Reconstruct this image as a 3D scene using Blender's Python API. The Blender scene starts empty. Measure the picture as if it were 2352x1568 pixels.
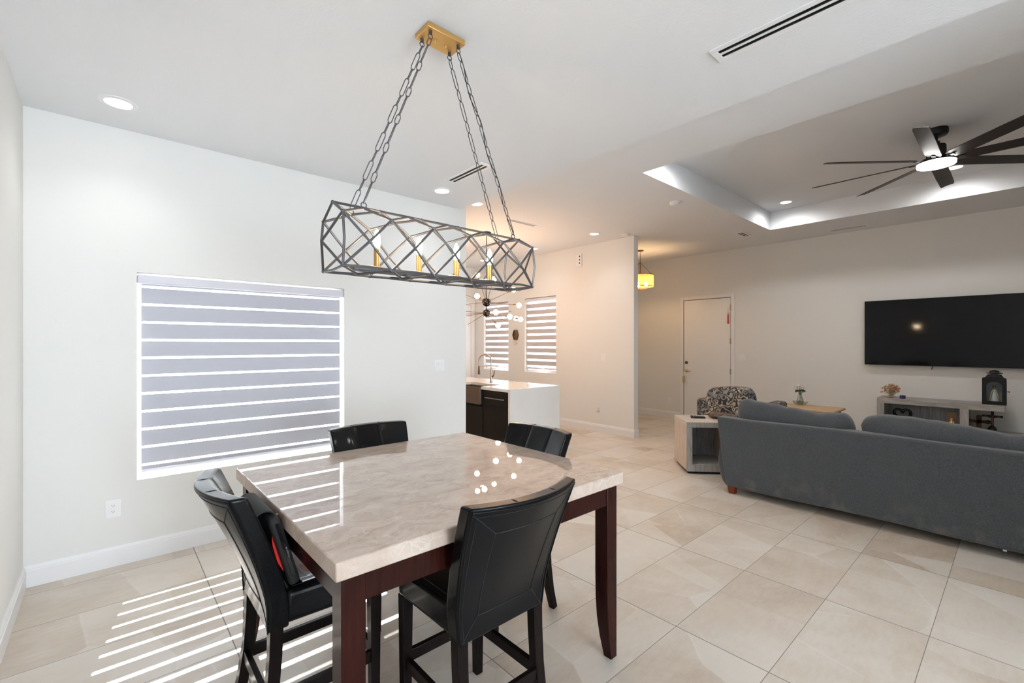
import bpy, bmesh, math, random
from mathutils import Vector, Matrix
R = math.radians
random.seed(7)
SC = bpy.context.scene
COL = SC.collection

# ------------------------------------------------------------------ camera, world, sun, exposure
cam_d = bpy.data.cameras.new('camera'); cam = bpy.data.objects.new('camera', cam_d); COL.objects.link(cam)
cam_d.sensor_width = 36.0; cam_d.lens = 1045.0 / 2352.0 * 36.0
cam_d.shift_y = 5.0 / 2352.0
cam_d.clip_start = 0.02
cam.location = (0, 0, 1.55)
cam.rotation_euler = (R(90), 0, R(48.35 - 90))
SC.camera = cam

world = bpy.data.worlds.new('world'); SC.world = world; world.use_nodes = True
bg = world.node_tree.nodes['Background']
bg.inputs[0].default_value = (0.78, 0.88, 1.0, 1); bg.inputs[1].default_value = 10.0

def light(name, kind, loc, energy, color=(1, 1, 1), rot=(0, 0, 0), **kw):
    d = bpy.data.lights.new(name, kind); d.energy = energy; d.color = color
    for k, v in kw.items(): setattr(d, k, v)
    o = bpy.data.objects.new(name, d); COL.objects.link(o); o.location = loc; o.rotation_euler = rot
    return o
sun = light('sun', 'SUN', (0, 12, 12), 160.0, (1.0, 0.98, 0.96), angle=R(0.4))
sun.rotation_euler = Vector((-0.188, -1.03, -1.0)).to_track_quat('-Z', 'Y').to_euler()
# added lamp behind the camera, standing in for daylight from an unseen patio opening
light('added_patio_fill', 'AREA', (0.75, -6.30, 1.25), 285.0, (0.81, 0.905, 1.0), (R(106), 0, 0),
      shape='RECTANGLE', size=1.9, size_y=2.25)

SC.view_settings.view_transform = 'Standard'; SC.view_settings.look = 'None'
SC.view_settings.gamma = 1.0; SC.view_settings.use_curve_mapping = False
SC.view_settings.exposure = 0.0
SC.cycles.use_denoising = True
SC.cycles.max_bounces = 10; SC.cycles.diffuse_bounces = 6; SC.cycles.transparent_max_bounces = 16
SC.cycles.sample_clamp_indirect = 6.0
SC.cycles.caustics_reflective = False; SC.cycles.caustics_refractive = False

# ------------------------------------------------------------------ material helpers
class NT:
    def __init__(s, name):
        s.m = bpy.data.materials.new(name); s.m.use_nodes = True
        s.t = s.m.node_tree; s.b = s.t.nodes['Principled BSDF']; s.out = s.t.nodes['Material Output']
    def n(s, kind, **kw):
        nd = s.t.nodes.new(kind)
        for k, v in kw.items():
            if k.startswith('i_'):
                key = k[2:]
                key = int(key) if key.isdigit() else key.replace('_', ' ')
                if hasattr(v, 'is_output') or isinstance(v, bpy.types.NodeSocket): s.t.links.new(v, nd.inputs[key])
                else: nd.inputs[key].default_value = v
            else: setattr(nd, k, v)
        return nd
    def l(s, a, b): s.t.links.new(a, b)
    def math(s, op, a, b=None, c=None):
        nd = s.t.nodes.new('ShaderNodeMath'); nd.operation = op
        for i, v in enumerate((a, b, c)):
            if v is None: continue
            if isinstance(v, bpy.types.NodeSocket): s.t.links.new(v, nd.inputs[i])
            else: nd.inputs[i].default_value = v
        return nd.outputs[0]
    def ramp(s, fac, stops):
        nd = s.t.nodes.new('ShaderNodeValToRGB'); s.l(fac, nd.inputs[0])
        el = nd.color_ramp.elements
        while len(el) < len(stops): el.new(0.5)
        for e, (p, c) in zip(el, stops): e.position = p; e.color = (*c, 1)
        return nd.outputs[0]
    def mix(s, f, a, b, mode='MIX'):
        nd = s.t.nodes.new('ShaderNodeMix'); nd.data_type = 'RGBA'; nd.blend_type = mode
        for i, v in ((0, f), (6, a), (7, b)):
            if isinstance(v, bpy.types.NodeSocket): s.l(v, nd.inputs[i])
            else: nd.inputs[i].default_value = v if i == 0 else (*v, 1)
        return nd.outputs[2]
    def bump(s, h, strength=0.2, dist=0.01):
        nd = s.n('ShaderNodeBump'); nd.inputs['Strength'].default_value = strength; nd.inputs['Distance'].default_value = dist
        s.l(h, nd.inputs['Height']); s.l(nd.outputs[0], s.b.inputs['Normal'])
    def coord(s, kind='Object'): return s.n('ShaderNodeTexCoord').outputs[kind]
    def noise(s, scale, detail=3, rough=0.5, vec=None, dist=0.0):
        nd = s.n('ShaderNodeTexNoise'); nd.inputs['Scale'].default_value = scale; nd.inputs['Detail'].default_value = detail
        nd.inputs['Roughness'].default_value = rough; nd.inputs['Distortion'].default_value = dist
        s.l(vec if vec is not None else s.coord(), nd.inputs['Vector']); return nd.outputs[0]
    def stretch(s, sc, vec=None, rot=(0, 0, 0)):
        nd = s.n('ShaderNodeMapping'); s.l(vec if vec is not None else s.coord(), nd.inputs[0])
        nd.inputs['Scale'].default_value = sc; nd.inputs['Rotation'].default_value = rot; return nd.outputs[0]

def mk(name, col, rough=0.5, metal=0.0, spec=0.5, noise=None, bump=None, emit=None, coat=0.0):
    t = NT(name); b = t.b
    b.inputs['Base Color'].default_value = (*col, 1); b.inputs['Roughness'].default_value = rough
    b.inputs['Metallic'].default_value = metal; b.inputs['Specular IOR Level'].default_value = spec
    b.inputs['Coat Weight'].default_value = coat; b.inputs['Coat Roughness'].default_value = 0.05
    if noise:
        f = t.noise(noise[0], 4)
        t.l(t.ramp(f, [(0.3, tuple(c * (1 - noise[1]) for c in col)), (0.7, tuple(min(1, c * (1 + noise[1])) for c in col))]), b.inputs['Base Color'])
    if bump: t.bump(t.noise(bump[0], 3), bump[1], bump[2])
    if emit:
        b.inputs['Emission Color'].default_value = (*emit[0], 1); b.inputs['Emission Strength'].default_value = emit[1]
    return t.m

M = {}
M['wall'] = mk('wall_paint', (0.80, 0.80, 0.785), 0.75, spec=0.25, bump=(90, 0.08, 0.004))
M['ceil'] = mk('ceiling_paint', (0.80, 0.82, 0.85), 0.85, spec=0.2, bump=(70, 0.16, 0.006))
M['trim'] = mk('white_trim', (0.84, 0.84, 0.85), 0.4)
M['plastic'] = mk('white_plastic', (0.85, 0.85, 0.86), 0.35)
M['white_metal'] = mk('white_metal', (0.84, 0.84, 0.86), 0.4)
M['dark'] = mk('dark_slot', (0.008, 0.008, 0.009), 0.8)
M['black_metal'] = mk('black_metal', (0.009, 0.0085, 0.0085), 0.45, spec=0.3, noise=(8, 0.2))
M['grey_metal'] = mk('gunmetal', (0.13, 0.13, 0.14), 0.42, 0.75)
M['gold'] = mk('brushed_gold', (0.66, 0.40, 0.14), 0.42, 0.85)
M['brass'] = mk('brass', (0.75, 0.50, 0.20), 0.3, 0.9)
M['bronze'] = mk('dark_bronze', (0.16, 0.10, 0.055), 0.4, 0.8)
M['steel'] = mk('brushed_steel', (0.46, 0.43, 0.40), 0.28, 0.95)
M['darksteel'] = mk('dark_brushed_steel', (0.16, 0.125, 0.10), 0.35, 0.9)
M['chrome'] = mk('chrome', (0.7, 0.7, 0.72), 0.15, 1.0)
M['lens'] = mk('lit_lens', (1, 1, 1), 0.5, emit=((1.0, 0.98, 0.95), 9.0))
M['fanlens'] = mk('lit_fan_lens', (1, 1, 1), 0.5, emit=((1.0, 0.97, 0.92), 36.0))
M['blade'] = mk('dark_bronze_blade', (0.016, 0.011, 0.009), 0.42, 0.2, noise=(8, 0.2))
M['bulb'] = mk('lit_candle_bulb', (1, 0.9, 0.7), 0.3, emit=((1.0, 0.74, 0.46), 110.0))
M['globe'] = mk('lit_globe_bulb', (1, 0.9, 0.7), 0.3, emit=((1.0, 0.61, 0.36), 70.0))
M['quartz'] = mk('white_quartz', (0.84, 0.83, 0.81), 0.08, noise=(3, 0.02))
M['black_cab'] = mk('black_cabinet', (0.004, 0.004, 0.004), 0.35, spec=0.2)
M['screen'] = mk('screen_glass', (0.003, 0.003, 0.004), 0.06, spec=0.22)
M['gloss_black'] = mk('gloss_black', (0.005, 0.005, 0.006), 0.10, spec=0.4)
M['bag'] = mk('black_nylon', (0.011, 0.012, 0.013), 0.75, bump=(900, 0.25, 0.001))
M['red'] = mk('red_cloth', (0.62, 0.012, 0.008), 0.7)
M['paper'] = mk('white_paper', (0.80, 0.82, 0.88), 0.5)
M['navy'] = mk('navy_print', (0.02, 0.055, 0.24), 0.4)
M['pink'] = mk('pink_print', (0.82, 0.50, 0.45), 0.5)
M['greyprint'] = mk('grey_print', (0.18, 0.18, 0.19), 0.5)
M['green'] = mk('leaf_green', (0.02, 0.06, 0.02), 0.6)
M['petal'] = mk('white_petal', (0.75, 0.70, 0.68), 0.7)
M['rust'] = None
M['straw'] = mk('straw_dried', (0.48, 0.38, 0.24), 0.8, noise=(40, 0.3))
M['purple'] = mk('purple_pot', (0.05, 0.04, 0.13), 0.4)
M['robe'] = mk('white_robe', (0.72, 0.76, 0.80), 0.6, noise=(30, 0.1))
M['skin'] = mk('painted_face', (0.45, 0.28, 0.18), 0.5)
def rust():
    t = NT('rust_and_straw'); t.l(t.ramp(t.noise(30, 2), [(0.44, (0.45, 0.16, 0.06)), (0.54, (0.50, 0.38, 0.24))]), t.b.inputs['Base Color']); t.b.inputs['Roughness'].default_value = 0.85
    return t.m
M['rust'] = rust()
M['oak'] = None
M['amber'] = mk('amber_glass', (0.10, 0.055, 0.02), 0.1, coat=0.5)
M['brown_fabric'] = mk('brown_fabric', (0.13, 0.085, 0.06), 0.8, noise=(25, 0.5))

def leather():
    t = NT('black_leather'); b = t.b
    b.inputs['Base Color'].default_value = (0.0045, 0.005, 0.006, 1)
    b.inputs['Specular IOR Level'].default_value = 0.13; b.inputs['Coat Weight'].default_value = 0.10; b.inputs['Coat Roughness'].default_value = 0.08
    v = t.n('ShaderNodeTexVoronoi'); v.inputs['Scale'].default_value = 380; t.l(t.coord(), v.inputs['Vector'])
    a = t.math('ADD', t.math('MULTIPLY', v.outputs['Distance'], 0.5), t.math('MULTIPLY', t.noise(9, 3), 1.6))
    t.bump(a, 0.14, 0.004)
    t.l(t.math('MULTIPLY_ADD', t.noise(6, 3), 0.12, 0.10), b.inputs['Roughness'])
    return t.m
M['leather'] = leather()
M['stitch'] = mk('black_stitch', (0.006, 0.006, 0.007), 0.6)

def darkwood(name, c1, c2, rough):
    t = NT(name)
    f = t.noise(7, 6, 0.6, t.stretch((9, 9, 0.7)))
    t.l(t.ramp(f, [(0.3, c1), (0.7, c2)]), t.b.inputs['Base Color']); t.b.inputs['Roughness'].default_value = rough; t.b.inputs['Specular IOR Level'].default_value = 0.12
    return t.m
M['cherry'] = darkwood('dark_cherry_wood', (0.015, 0.0042, 0.0035), (0.034, 0.0085, 0.0062), 0.20)
M['espresso'] = darkwood('espresso_wood', (0.006, 0.004, 0.004), (0.011, 0.007, 0.006), 0.25)
M['redleg'] = darkwood('red_brown_wood', (0.10, 0.025, 0.012), (0.17, 0.05, 0.025), 0.35)

def greywood(name, sc, cols):
    t = NT(name)
    f = t.noise(6, 8, 0.65, t.stretch(sc), 0.6)
    t.l(t.ramp(f, [(0.28, cols[0]), (0.5, cols[1]), (0.72, cols[2])]), t.b.inputs['Base Color'])
    t.b.inputs['Roughness'].default_value = 0.6; t.bump(f, 0.15, 0.004)
    return t.m
GW = [(0.20, 0.19, 0.18), (0.34, 0.33, 0.315), (0.47, 0.45, 0.43)]
M['wood_h'] = greywood('weathered_grey_wood_long', (8, 0.8, 8), GW)
M['wood_v'] = greywood('weathered_grey_wood_upright', (8, 8, 0.8), GW)
M['wood_t'] = greywood('weathered_wood_top', (1.0, 9, 9), [(0.40, 0.34, 0.29), (0.56, 0.50, 0.44), (0.66, 0.59, 0.52)])
M['wood_side'] = greywood('weathered_wood_side', (9, 9, 0.7), [(0.42, 0.34, 0.27), (0.56, 0.47, 0.38), (0.66, 0.56, 0.47)])
M['wood_back'] = greywood('weathered_wood_back', (10, 10, 0.7), [(0.20, 0.21, 0.23), (0.33, 0.345, 0.37), (0.46, 0.475, 0.49)])
M['oak'] = greywood('honey_oak', (7, 0.8, 7), [(0.36, 0.24, 0.12), (0.48, 0.34, 0.19), (0.56, 0.41, 0.25)])

def sofa_fabric():
    t = NT('charcoal_chenille'); b = t.b
    f = t.noise(120, 3, 0.6); g = t.noise(5, 5, 0.6)
    c = t.ramp(f, [(0.3, (0.043, 0.047, 0.052)), (0.7, (0.088, 0.095, 0.104))])
    c = t.mix(t.math('MULTIPLY', g, 0.45), c, (0.10, 0.105, 0.112))
    sep = t.n('ShaderNodeSeparateXYZ'); t.l(t.coord(), sep.inputs[0])
    low = t.n('ShaderNodeMapRange'); t.l(sep.outputs[2], low.inputs[0])
    low.inputs[1].default_value = 0.34; low.inputs[2].default_value = 0.10; low.inputs[3].default_value = 0; low.inputs[4].default_value = 1
    st = t.math('MULTIPLY', low.outputs[0], t.ramp(t.noise(7, 5, 0.6), [(0.50, (0, 0, 0)), (0.66, (1, 1, 1))]))
    c = t.mix(t.math('MULTIPLY', st, 0.30), c, (0.20, 0.185, 0.15))     # dust stains along the hem
    t.l(c, b.inputs['Base Color']); b.inputs['Roughness'].default_value = 0.95; b.inputs['Specular IOR Level'].default_value = 0.15
    b.inputs['Sheen Weight'].default_value = 0.25
    t.bump(t.noise(260, 2), 0.3, 0.004)
    return t.m
M['sofa'] = sofa_fabric()

def damask():
    t = NT('damask_fabric')
    w = t.n('ShaderNodeTexWave', wave_type='RINGS', rings_direction='SPHERICAL')
    w.inputs['Scale'].default_value = 4.6; w.inputs['Distortion'].default_value = 16; w.inputs['Detail'].default_value = 1.5
    w.inputs['Detail Scale'].default_value = 2.6; t.l(t.coord(), w.inputs['Vector'])
    a = t.ramp(w.outputs['Fac'], [(0.44, (0, 0, 0)), (0.50, (1, 1, 1))])
    v = t.n('ShaderNodeTexVoronoi'); v.inputs['Scale'].default_value = 9; t.l(t.coord(), v.inputs['Vector'])
    tone = t.ramp(v.outputs['Color'], [(0.2, (0.12, 0.12, 0.125)), (0.55, (0.24, 0.235, 0.225)), (0.8, (0.42, 0.36, 0.27))])
    t.l(t.mix(a, (0.022, 0.02, 0.022), tone), t.b.inputs['Base Color'])
    t.b.inputs['Roughness'].default_value = 0.7; t.bump(a, 0.2, 0.003)
    return t.m
M['damask'] = damask()

def marble():
    t = NT('cream_marble'); b = t.b
    co = t.coord()
    wob = t.n('ShaderNodeMixRGB', blend_type='ADD'); wob.inputs[0].default_value = 0.10
    nz = t.n('ShaderNodeTexNoise'); nz.inputs['Scale'].default_value = 7; nz.inputs['Detail'].default_value = 5; t.l(co, nz.inputs['Vector'])
    t.l(co, wob.inputs[1]); t.l(nz.outputs['Color'], wob.inputs[2])
    st = t.stretch((1.0, 1.6, 1.6), wob.outputs[0], (0, 0, R(12)))
    base = t.ramp(t.noise(7.0, 9, 0.70, st, 1.0), [(0.28, (0.31, 0.21, 0.155)), (0.42, (0.47, 0.36, 0.29)), (0.55, (0.55, 0.445, 0.375)), (0.74, (0.65, 0.56, 0.50))])
    v = t.n('ShaderNodeTexVoronoi', feature='DISTANCE_TO_EDGE'); v.inputs['Scale'].default_value = 17; t.l(st, v.inputs['Vector'])
    m1 = t.math('MULTIPLY', t.ramp(v.outputs[0], [(0.0, (1, 1, 1)), (0.045, (0, 0, 0))]), t.ramp(t.noise(5, 4), [(0.45, (0, 0, 0)), (0.65, (1, 1, 1))]))
    c = t.mix(t.math('MULTIPLY', m1, 0.6), base, (0.72, 0.68, 0.63))
    v2 = t.n('ShaderNodeTexVoronoi', feature='DISTANCE_TO_EDGE'); v2.inputs['Scale'].default_value = 42; t.l(st, v2.inputs['Vector'])
    m2 = t.math('MULTIPLY', t.ramp(v2.outputs[0], [(0.0, (1, 1, 1)), (0.03, (0, 0, 0))]), t.ramp(t.noise(4, 4), [(0.52, (0, 0, 0)), (0.70, (1, 1, 1))]))
    c = t.mix(t.math('MULTIPLY', m2, 0.5), c, (0.24, 0.165, 0.12))
    # inlaid slabs differ a little in tone
    sep = t.n('ShaderNodeSeparateXYZ'); t.l(co, sep.inputs[0])
    cell = t.n('ShaderNodeCombineXYZ'); t.l(t.math('FLOOR', t.math('MULTIPLY', sep.outputs[0], 3.3)), cell.inputs[0]); t.l(t.math('FLOOR', t.math('MULTIPLY', sep.outputs[1], 6.6)), cell.inputs[1])
    wn = t.n('ShaderNodeTexWhiteNoise'); t.l(cell.outputs[0], wn.inputs[0])
    c = t.mix(t.math('MULTIPLY', wn.outputs[0], 0.20), c, (0.47, 0.39, 0.33))
    t.l(c, b.inputs['Base Color'])
    b.inputs['Specular IOR Level'].default_value = 0.5; b.inputs['Coat Weight'].default_value = 0.35; b.inputs['Coat Roughness'].default_value = 0.012
    geo = t.n('ShaderNodeNewGeometry'); sn = t.n('ShaderNodeSeparateXYZ'); t.l(geo.outputs['True Normal'], sn.inputs[0])
    up = t.math('GREATER_THAN', sn.outputs[2], 0.9)
    t.l(t.math('MULTIPLY_ADD', up, -0.05, 0.50), b.inputs['Roughness'])
    t.l(t.math('MULTIPLY', up, 1.0), b.inputs['Coat Weight'])
    b.inputs['Specular IOR Level'].default_value = 0.2
    t.bump(t.math('MULTIPLY', m2, 1.0), 0.03, 0.002)
    return t.m
M['marble'] = marble()

def floor_mat():
    t = NT('stone_tile'); b = t.b
    sep = t.n('ShaderNodeSeparateXYZ'); t.l(t.coord(), sep.inputs[0])
    X = t.math('DIVIDE', t.math('SUBTRACT', sep.outputs[0], 0.489), 0.9215); Y = t.math('DIVIDE', t.math('SUBTRACT', sep.outputs[1], 0.331), 0.468)
    cx, cy = t.math('FLOOR', X), t.math('FLOOR', Y)
    fx, fy = t.math('FRACT', X), t.math('FRACT', Y)
    ex = t.math('MULTIPLY', t.math('MINIMUM', fx, t.math('SUBTRACT', 1.0, fx)), 0.9215)
    ey = t.math('MULTIPLY', t.math('MINIMUM', fy, t.math('SUBTRACT', 1.0, fy)), 0.468)
    grout = t.math('MAXIMUM', t.math('LESS_THAN', ex, 0.0026), t.math('LESS_THAN', ey, 0.0016))
    cell = t.n('ShaderNodeCombineXYZ'); t.l(cx, cell.inputs[0]); t.l(cy, cell.inputs[1])
    wn = t.n('ShaderNodeTexWhiteNoise'); t.l(cell.outputs[0], wn.inputs[0])
    off = t.n('ShaderNodeVectorMath', operation='MULTIPLY_ADD'); t.l(wn.outputs['Color'], off.inputs[0]); off.inputs[1].default_value = (40, 40, 40); t.l(t.coord(), off.inputs[2])
    v = off.outputs[0]
    cloud = t.noise(1.7, 6, 0.6, v, 0.4)
    rotv = t.stretch((1.6, 0.75, 1), v, (0, 0, R(38)))
    # slate-like cleft: large flat flakes with sharp borders
    vor = t.n('ShaderNodeTexVoronoi'); vor.inputs['Scale'].default_value = 1.15; t.l(rotv, vor.inputs['Vector'])
    flake = t.n('ShaderNodeSeparateColor'); t.l(vor.outputs['Color'], flake.inputs[0])
    grain = t.noise(16, 6, 0.7, t.stretch((0.7, 2.4, 1), v, (0, 0, R(25))))
    s = t.math('ADD', t.math('MULTIPLY', cloud, 0.62), t.math('ADD', t.math('MULTIPLY', flake.outputs[0], 0.20), t.math('MULTIPLY', grain, 0.22)))
    c = t.ramp(s, [(0.28, (0.44, 0.345, 0.265)), (0.43, (0.58, 0.495, 0.41)), (0.57, (0.67, 0.605, 0.535)), (0.76, (0.73, 0.69, 0.64))])
    tint = t.mix(t.math('MULTIPLY', wn.outputs[0], 0.22), c, (0.69, 0.64, 0.58))
    vein = t.n('ShaderNodeTexVoronoi', feature='DISTANCE_TO_EDGE'); vein.inputs['Scale'].default_value = 1.15; t.l(rotv, vein.inputs['Vector'])
    vm = t.math('MULTIPLY', t.ramp(vein.outputs[0], [(0, (1, 1, 1)), (0.012, (0, 0, 0))]), t.ramp(cloud, [(0.45, (0, 0, 0)), (0.6, (1, 1, 1))]))
    tint = t.mix(t.math('MULTIPLY', vm, 0.5), tint, (0.76, 0.73, 0.69))
    t.l(t.mix(grout, tint, (0.23, 0.21, 0.185)), b.inputs['Base Color'])
    t.l(t.math('MULTIPLY_ADD', grout, 0.4, 0.36), b.inputs['Roughness']); b.inputs['Specular IOR Level'].default_value = 0.4
    t.bump(t.math('SUBTRACT', t.math('MULTIPLY', grain, 0.35), grout), 0.12, 0.003)
    return t.m
M['floor'] = floor_mat()

def glass(name, col, gloss):
    t = NT(name)
    tr = t.n('ShaderNodeBsdfTransparent'); tr.inputs[0].default_value = (*col, 1)
    gl = t.n('ShaderNodeBsdfGlossy'); gl.inputs['Roughness'].default_value = 0.02
    mx = t.n('ShaderNodeMixShader'); mx.inputs[0].default_value = gloss
    t.l(tr.outputs[0], mx.inputs[1]); t.l(gl.outputs[0], mx.inputs[2]); t.l(mx.outputs[0], t.out.inputs[0]); return t.m
M['glass'] = glass('window_glass', (0.96, 0.98, 0.97), 0.06)
M['clear'] = glass('clear_glass', (0.86, 0.88, 0.86), 0.16)

def zebra(name, z0, period, gap, col, tcol):
    """day-and-night blind cloth: woven bands alternating with sheer bands"""
    t = NT(name)
    sep = t.n('ShaderNodeSeparateXYZ'); t.l(t.coord(), sep.inputs[0])
    f = t.math('FRACT', t.math('ADD', t.math('DIVIDE', t.math('SUBTRACT', sep.outputs[2], z0), period), 0.5))
    sheer = t.math('LESS_THAN', t.math('ABSOLUTE', t.math('SUBTRACT', f, 0.5)), gap / period / 2)
    di = t.n('ShaderNodeBsdfDiffuse'); di.inputs[0].default_value = (*col, 1)
    tl = t.n('ShaderNodeBsdfTranslucent'); tl.inputs[0].default_value = (*tcol, 1)
    op = t.n('ShaderNodeAddShader'); t.l(di.outputs[0], op.inputs[0]); t.l(tl.outputs[0], op.inputs[1])
    tr = t.n('ShaderNodeBsdfTransparent'); tr.inputs[0].default_value = (0.80, 0.80, 0.82, 1)
    tw = t.n('ShaderNodeBsdfTranslucent'); tw.inputs[0].default_value = (0.8, 0.8, 0.8, 1)
    sh = t.n('ShaderNodeMixShader'); sh.inputs[0].default_value = 0.25; t.l(tr.outputs[0], sh.inputs[1]); t.l(tw.outputs[0], sh.inputs[2])
    mx = t.n('ShaderNodeMixShader'); t.l(sheer, mx.inputs[0]); t.l(op.outputs[0], mx.inputs[1]); t.l(sh.outputs[0], mx.inputs[2])
    t.l(mx.outputs[0], t.out.inputs[0]); return t.m
M['zebra_big'] = zebra('blind_cloth_dining', 0.6685, 0.1297, 0.0165, (0.50, 0.51, 0.57), (0.0205, 0.022, 0.0255))
M['zebra_small'] = zebra('blind_cloth_kitchen', 1.089, 0.1297, 0.041, (0.52, 0.49, 0.49), (0.064, 0.060, 0.058))
M['cassette'] = mk('blind_cassette', (0.68, 0.68, 0.75), 0.5)

def shade_mat():
    t = NT('amber_shade')
    tl = t.n('ShaderNodeBsdfTranslucent'); tl.inputs[0].default_value = (0.92, 0.72, 0.45, 1)
    tr = t.n('ShaderNodeBsdfTransparent'); tr.inputs[0].default_value = (0.97, 0.84, 0.62, 1)
    di = t.n('ShaderNodeBsdfDiffuse'); di.inputs[0].default_value = (0.72, 0.50, 0.28, 1)
    a = t.n('ShaderNodeMixShader'); a.inputs[0].default_value = 0.40; t.l(tl.outputs[0], a.inputs[1]); t.l(tr.outputs[0], a.inputs[2])
    b = t.n('ShaderNodeMixShader'); b.inputs[0].default_value = 0.25; t.l(a.outputs[0], b.inputs[1]); t.l(di.outputs[0], b.inputs[2])
    t.l(b.outputs[0], t.out.inputs[0]); return t.m
M['shade'] = shade_mat()

# ------------------------------------------------------------------ mesh helpers
class MB:
    def __init__(s): s.bm = bmesh.new()
    def face(s, vs):
        try: return s.bm.faces.new(vs)
        except ValueError: return None
    def box(s, x0, x1, y0, y1, z0, z1, m=None):
        P = [(x, y, z) for z in (z0, z1) for y in (y0, y1) for x in (x0, x1)]
        v = [s.bm.verts.new(m @ Vector(p) if m else p) for p in P]
        for f in ((0, 2, 3, 1), (4, 5, 7, 6), (0, 1, 5, 4), (2, 6, 7, 3), (0, 4, 6, 2), (1, 3, 7, 5)): s.face([v[i] for i in f])
        return s
    def hexa(s, lo, hi):
        """prism between two quads (lists of 4 points, same winding)"""
        a = [s.bm.verts.new(p) for p in lo]; b = [s.bm.verts.new(p) for p in hi]; n = len(a)
        s.face(a[::-1]); s.face(b)
        for i in range(n): s.face([a[i], a[(i + 1) % n], b[(i + 1) % n], b[i]])
        return s
    def ring(s, c, t, up, r, n, sq=None):
        t = Vector(t).normalized(); u = Vector(up); u = (u - t * u.dot(t)).normalized(); w = t.cross(u)
        if sq: return [s.bm.verts.new(Vector(c) + u * a * sq[0] / 2 + w * b * sq[1] / 2) for a, b in ((-1, -1), (1, -1), (1, 1), (-1, 1))]
        return [s.bm.verts.new(Vector(c) + (u * math.cos(2 * math.pi * i / n) + w * math.sin(2 * math.pi * i / n)) * r) for i in range(n)]
    def tube(s, pts, r, n=8, closed=False, sq=None, up=None):
        pts = [Vector(p) for p in pts]; N = len(pts); rings = []
        rr = r if isinstance(r, (list, tuple)) else [r] * N
        T = []
        for i in range(N):
            a = pts[(i - 1) % N] if (closed or i > 0) else pts[i]; b = pts[(i + 1) % N] if (closed or i < N - 1) else pts[i]
            T.append((b - a).normalized())
        u = Vector(up) if up else Vector((0, 0, 1))
        if abs(u.normalized().dot(T[0])) > 0.95: u = Vector((1, 0, 0)) if abs(T[0].x) < 0.9 else Vector((0, 1, 0))
        for i in range(N):
            if not up:
                u = u - T[i] * u.dot(T[i])
                if u.length < 1e-5: u = T[i].orthogonal()
                u.normalize()
            q = sq(i) if callable(sq) else sq
            rings.append(s.ring(pts[i], T[i], u, rr[i], n, q))
        k = len(rings[0])
        for i in range(N if closed else N - 1):
            A, B = rings[i], rings[(i + 1) % N]
            for j in range(k): s.face([A[j], A[(j + 1) % k], B[(j + 1) % k], B[j]])
        if not closed: s.face(rings[0][::-1]); s.face(rings[-1])
        return s
    def cyl(s, p, q, r, r2=None, n=20): return s.tube([p, q], [r, r if r2 is None else r2], n)
    def lathe(s, prof, c=(0, 0, 0), n=28, cap=True):
        rings = []
        for r, z in prof:
            r = max(r, 1e-4)
            rings.append([s.bm.verts.new((c[0] + r * math.cos(2 * math.pi * i / n), c[1] + r * math.sin(2 * math.pi * i / n), c[2] + z)) for i in range(n)])
        for A, B in zip(rings, rings[1:]):
            for j in range(n): s.face([A[j], A[(j + 1) % n], B[(j + 1) % n], B[j]])
        if cap: s.face(rings[0][::-1]); s.face(rings[-1])
        return s
    def ball(s, c, r, n=16, sc=(1, 1, 1)):
        m = Matrix.Translation(c) @ Matrix.Diagonal((*sc, 1))
        bmesh.ops.create_uvsphere(s.bm, u_segments=n, v_segments=max(6, n * 2 // 3), radius=r, matrix=m); return s
    def grid(s, fn, nu, nv, wrap_u=False):
        V = [[s.bm.verts.new(fn(i / nu, j / nv)) for j in range(nv + 1)] for i in range(nu + (0 if wrap_u else 1))]
        k = len(V)
        for i in range(nu):
            for j in range(nv): s.face([V[i][j], V[(i + 1) % k][j], V[(i + 1) % k][j + 1], V[i][j + 1]])
        return V
    def slab(s, front, back, nu, nv):
        """closed cushion-like solid between two parametric sheets"""
        A = s.grid(front, nu, nv); B = s.grid(back, nu, nv)
        for i in range(nu):
            s.face([A[i + 1][0], A[i][0], B[i][0], B[i + 1][0]]); s.face([A[i][nv], A[i + 1][nv], B[i + 1][nv], B[i][nv]])
        for j in range(nv):
            s.face([A[0][j], A[0][j + 1], B[0][j + 1], B[0][j]]); s.face([A[nu][j + 1], A[nu][j], B[nu][j], B[nu][j + 1]])
        return s
    def prism(s, pts, d):
        a = [Vector(p) for p in pts]; return s.hexa(a, [p + Vector(d) for p in a])
    def build(s, name, mat, parent=None, smooth=False, bevel=0, seg=3, sub=0, ang=35):
        bmesh.ops.recalc_face_normals(s.bm, faces=s.bm.faces[:])
        me = bpy.data.meshes.new(name); s.bm.to_mesh(me); s.bm.free()
        mats = mat if isinstance(mat, (list, tuple)) else [mat]
        for q in mats: me.materials.append(M[q] if isinstance(q, str) else q)
        o = bpy.data.objects.new(name, me); COL.objects.link(o)
        if parent: o.parent = parent
        if bevel:
            b = o.modifiers.new('bevel', 'BEVEL'); b.width = bevel; b.segments = seg; b.limit_method = 'ANGLE'; b.angle_limit = R(ang)
        if sub:
            b = o.modifiers.new('subdivision', 'SUBSURF'); b.levels = sub; b.render_levels = sub
        if smooth or bevel:
            me.shade_smooth()
            if not sub:
                try: me.set_sharp_from_angle(angle=R(40))
                except Exception: pass
        return o

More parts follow.
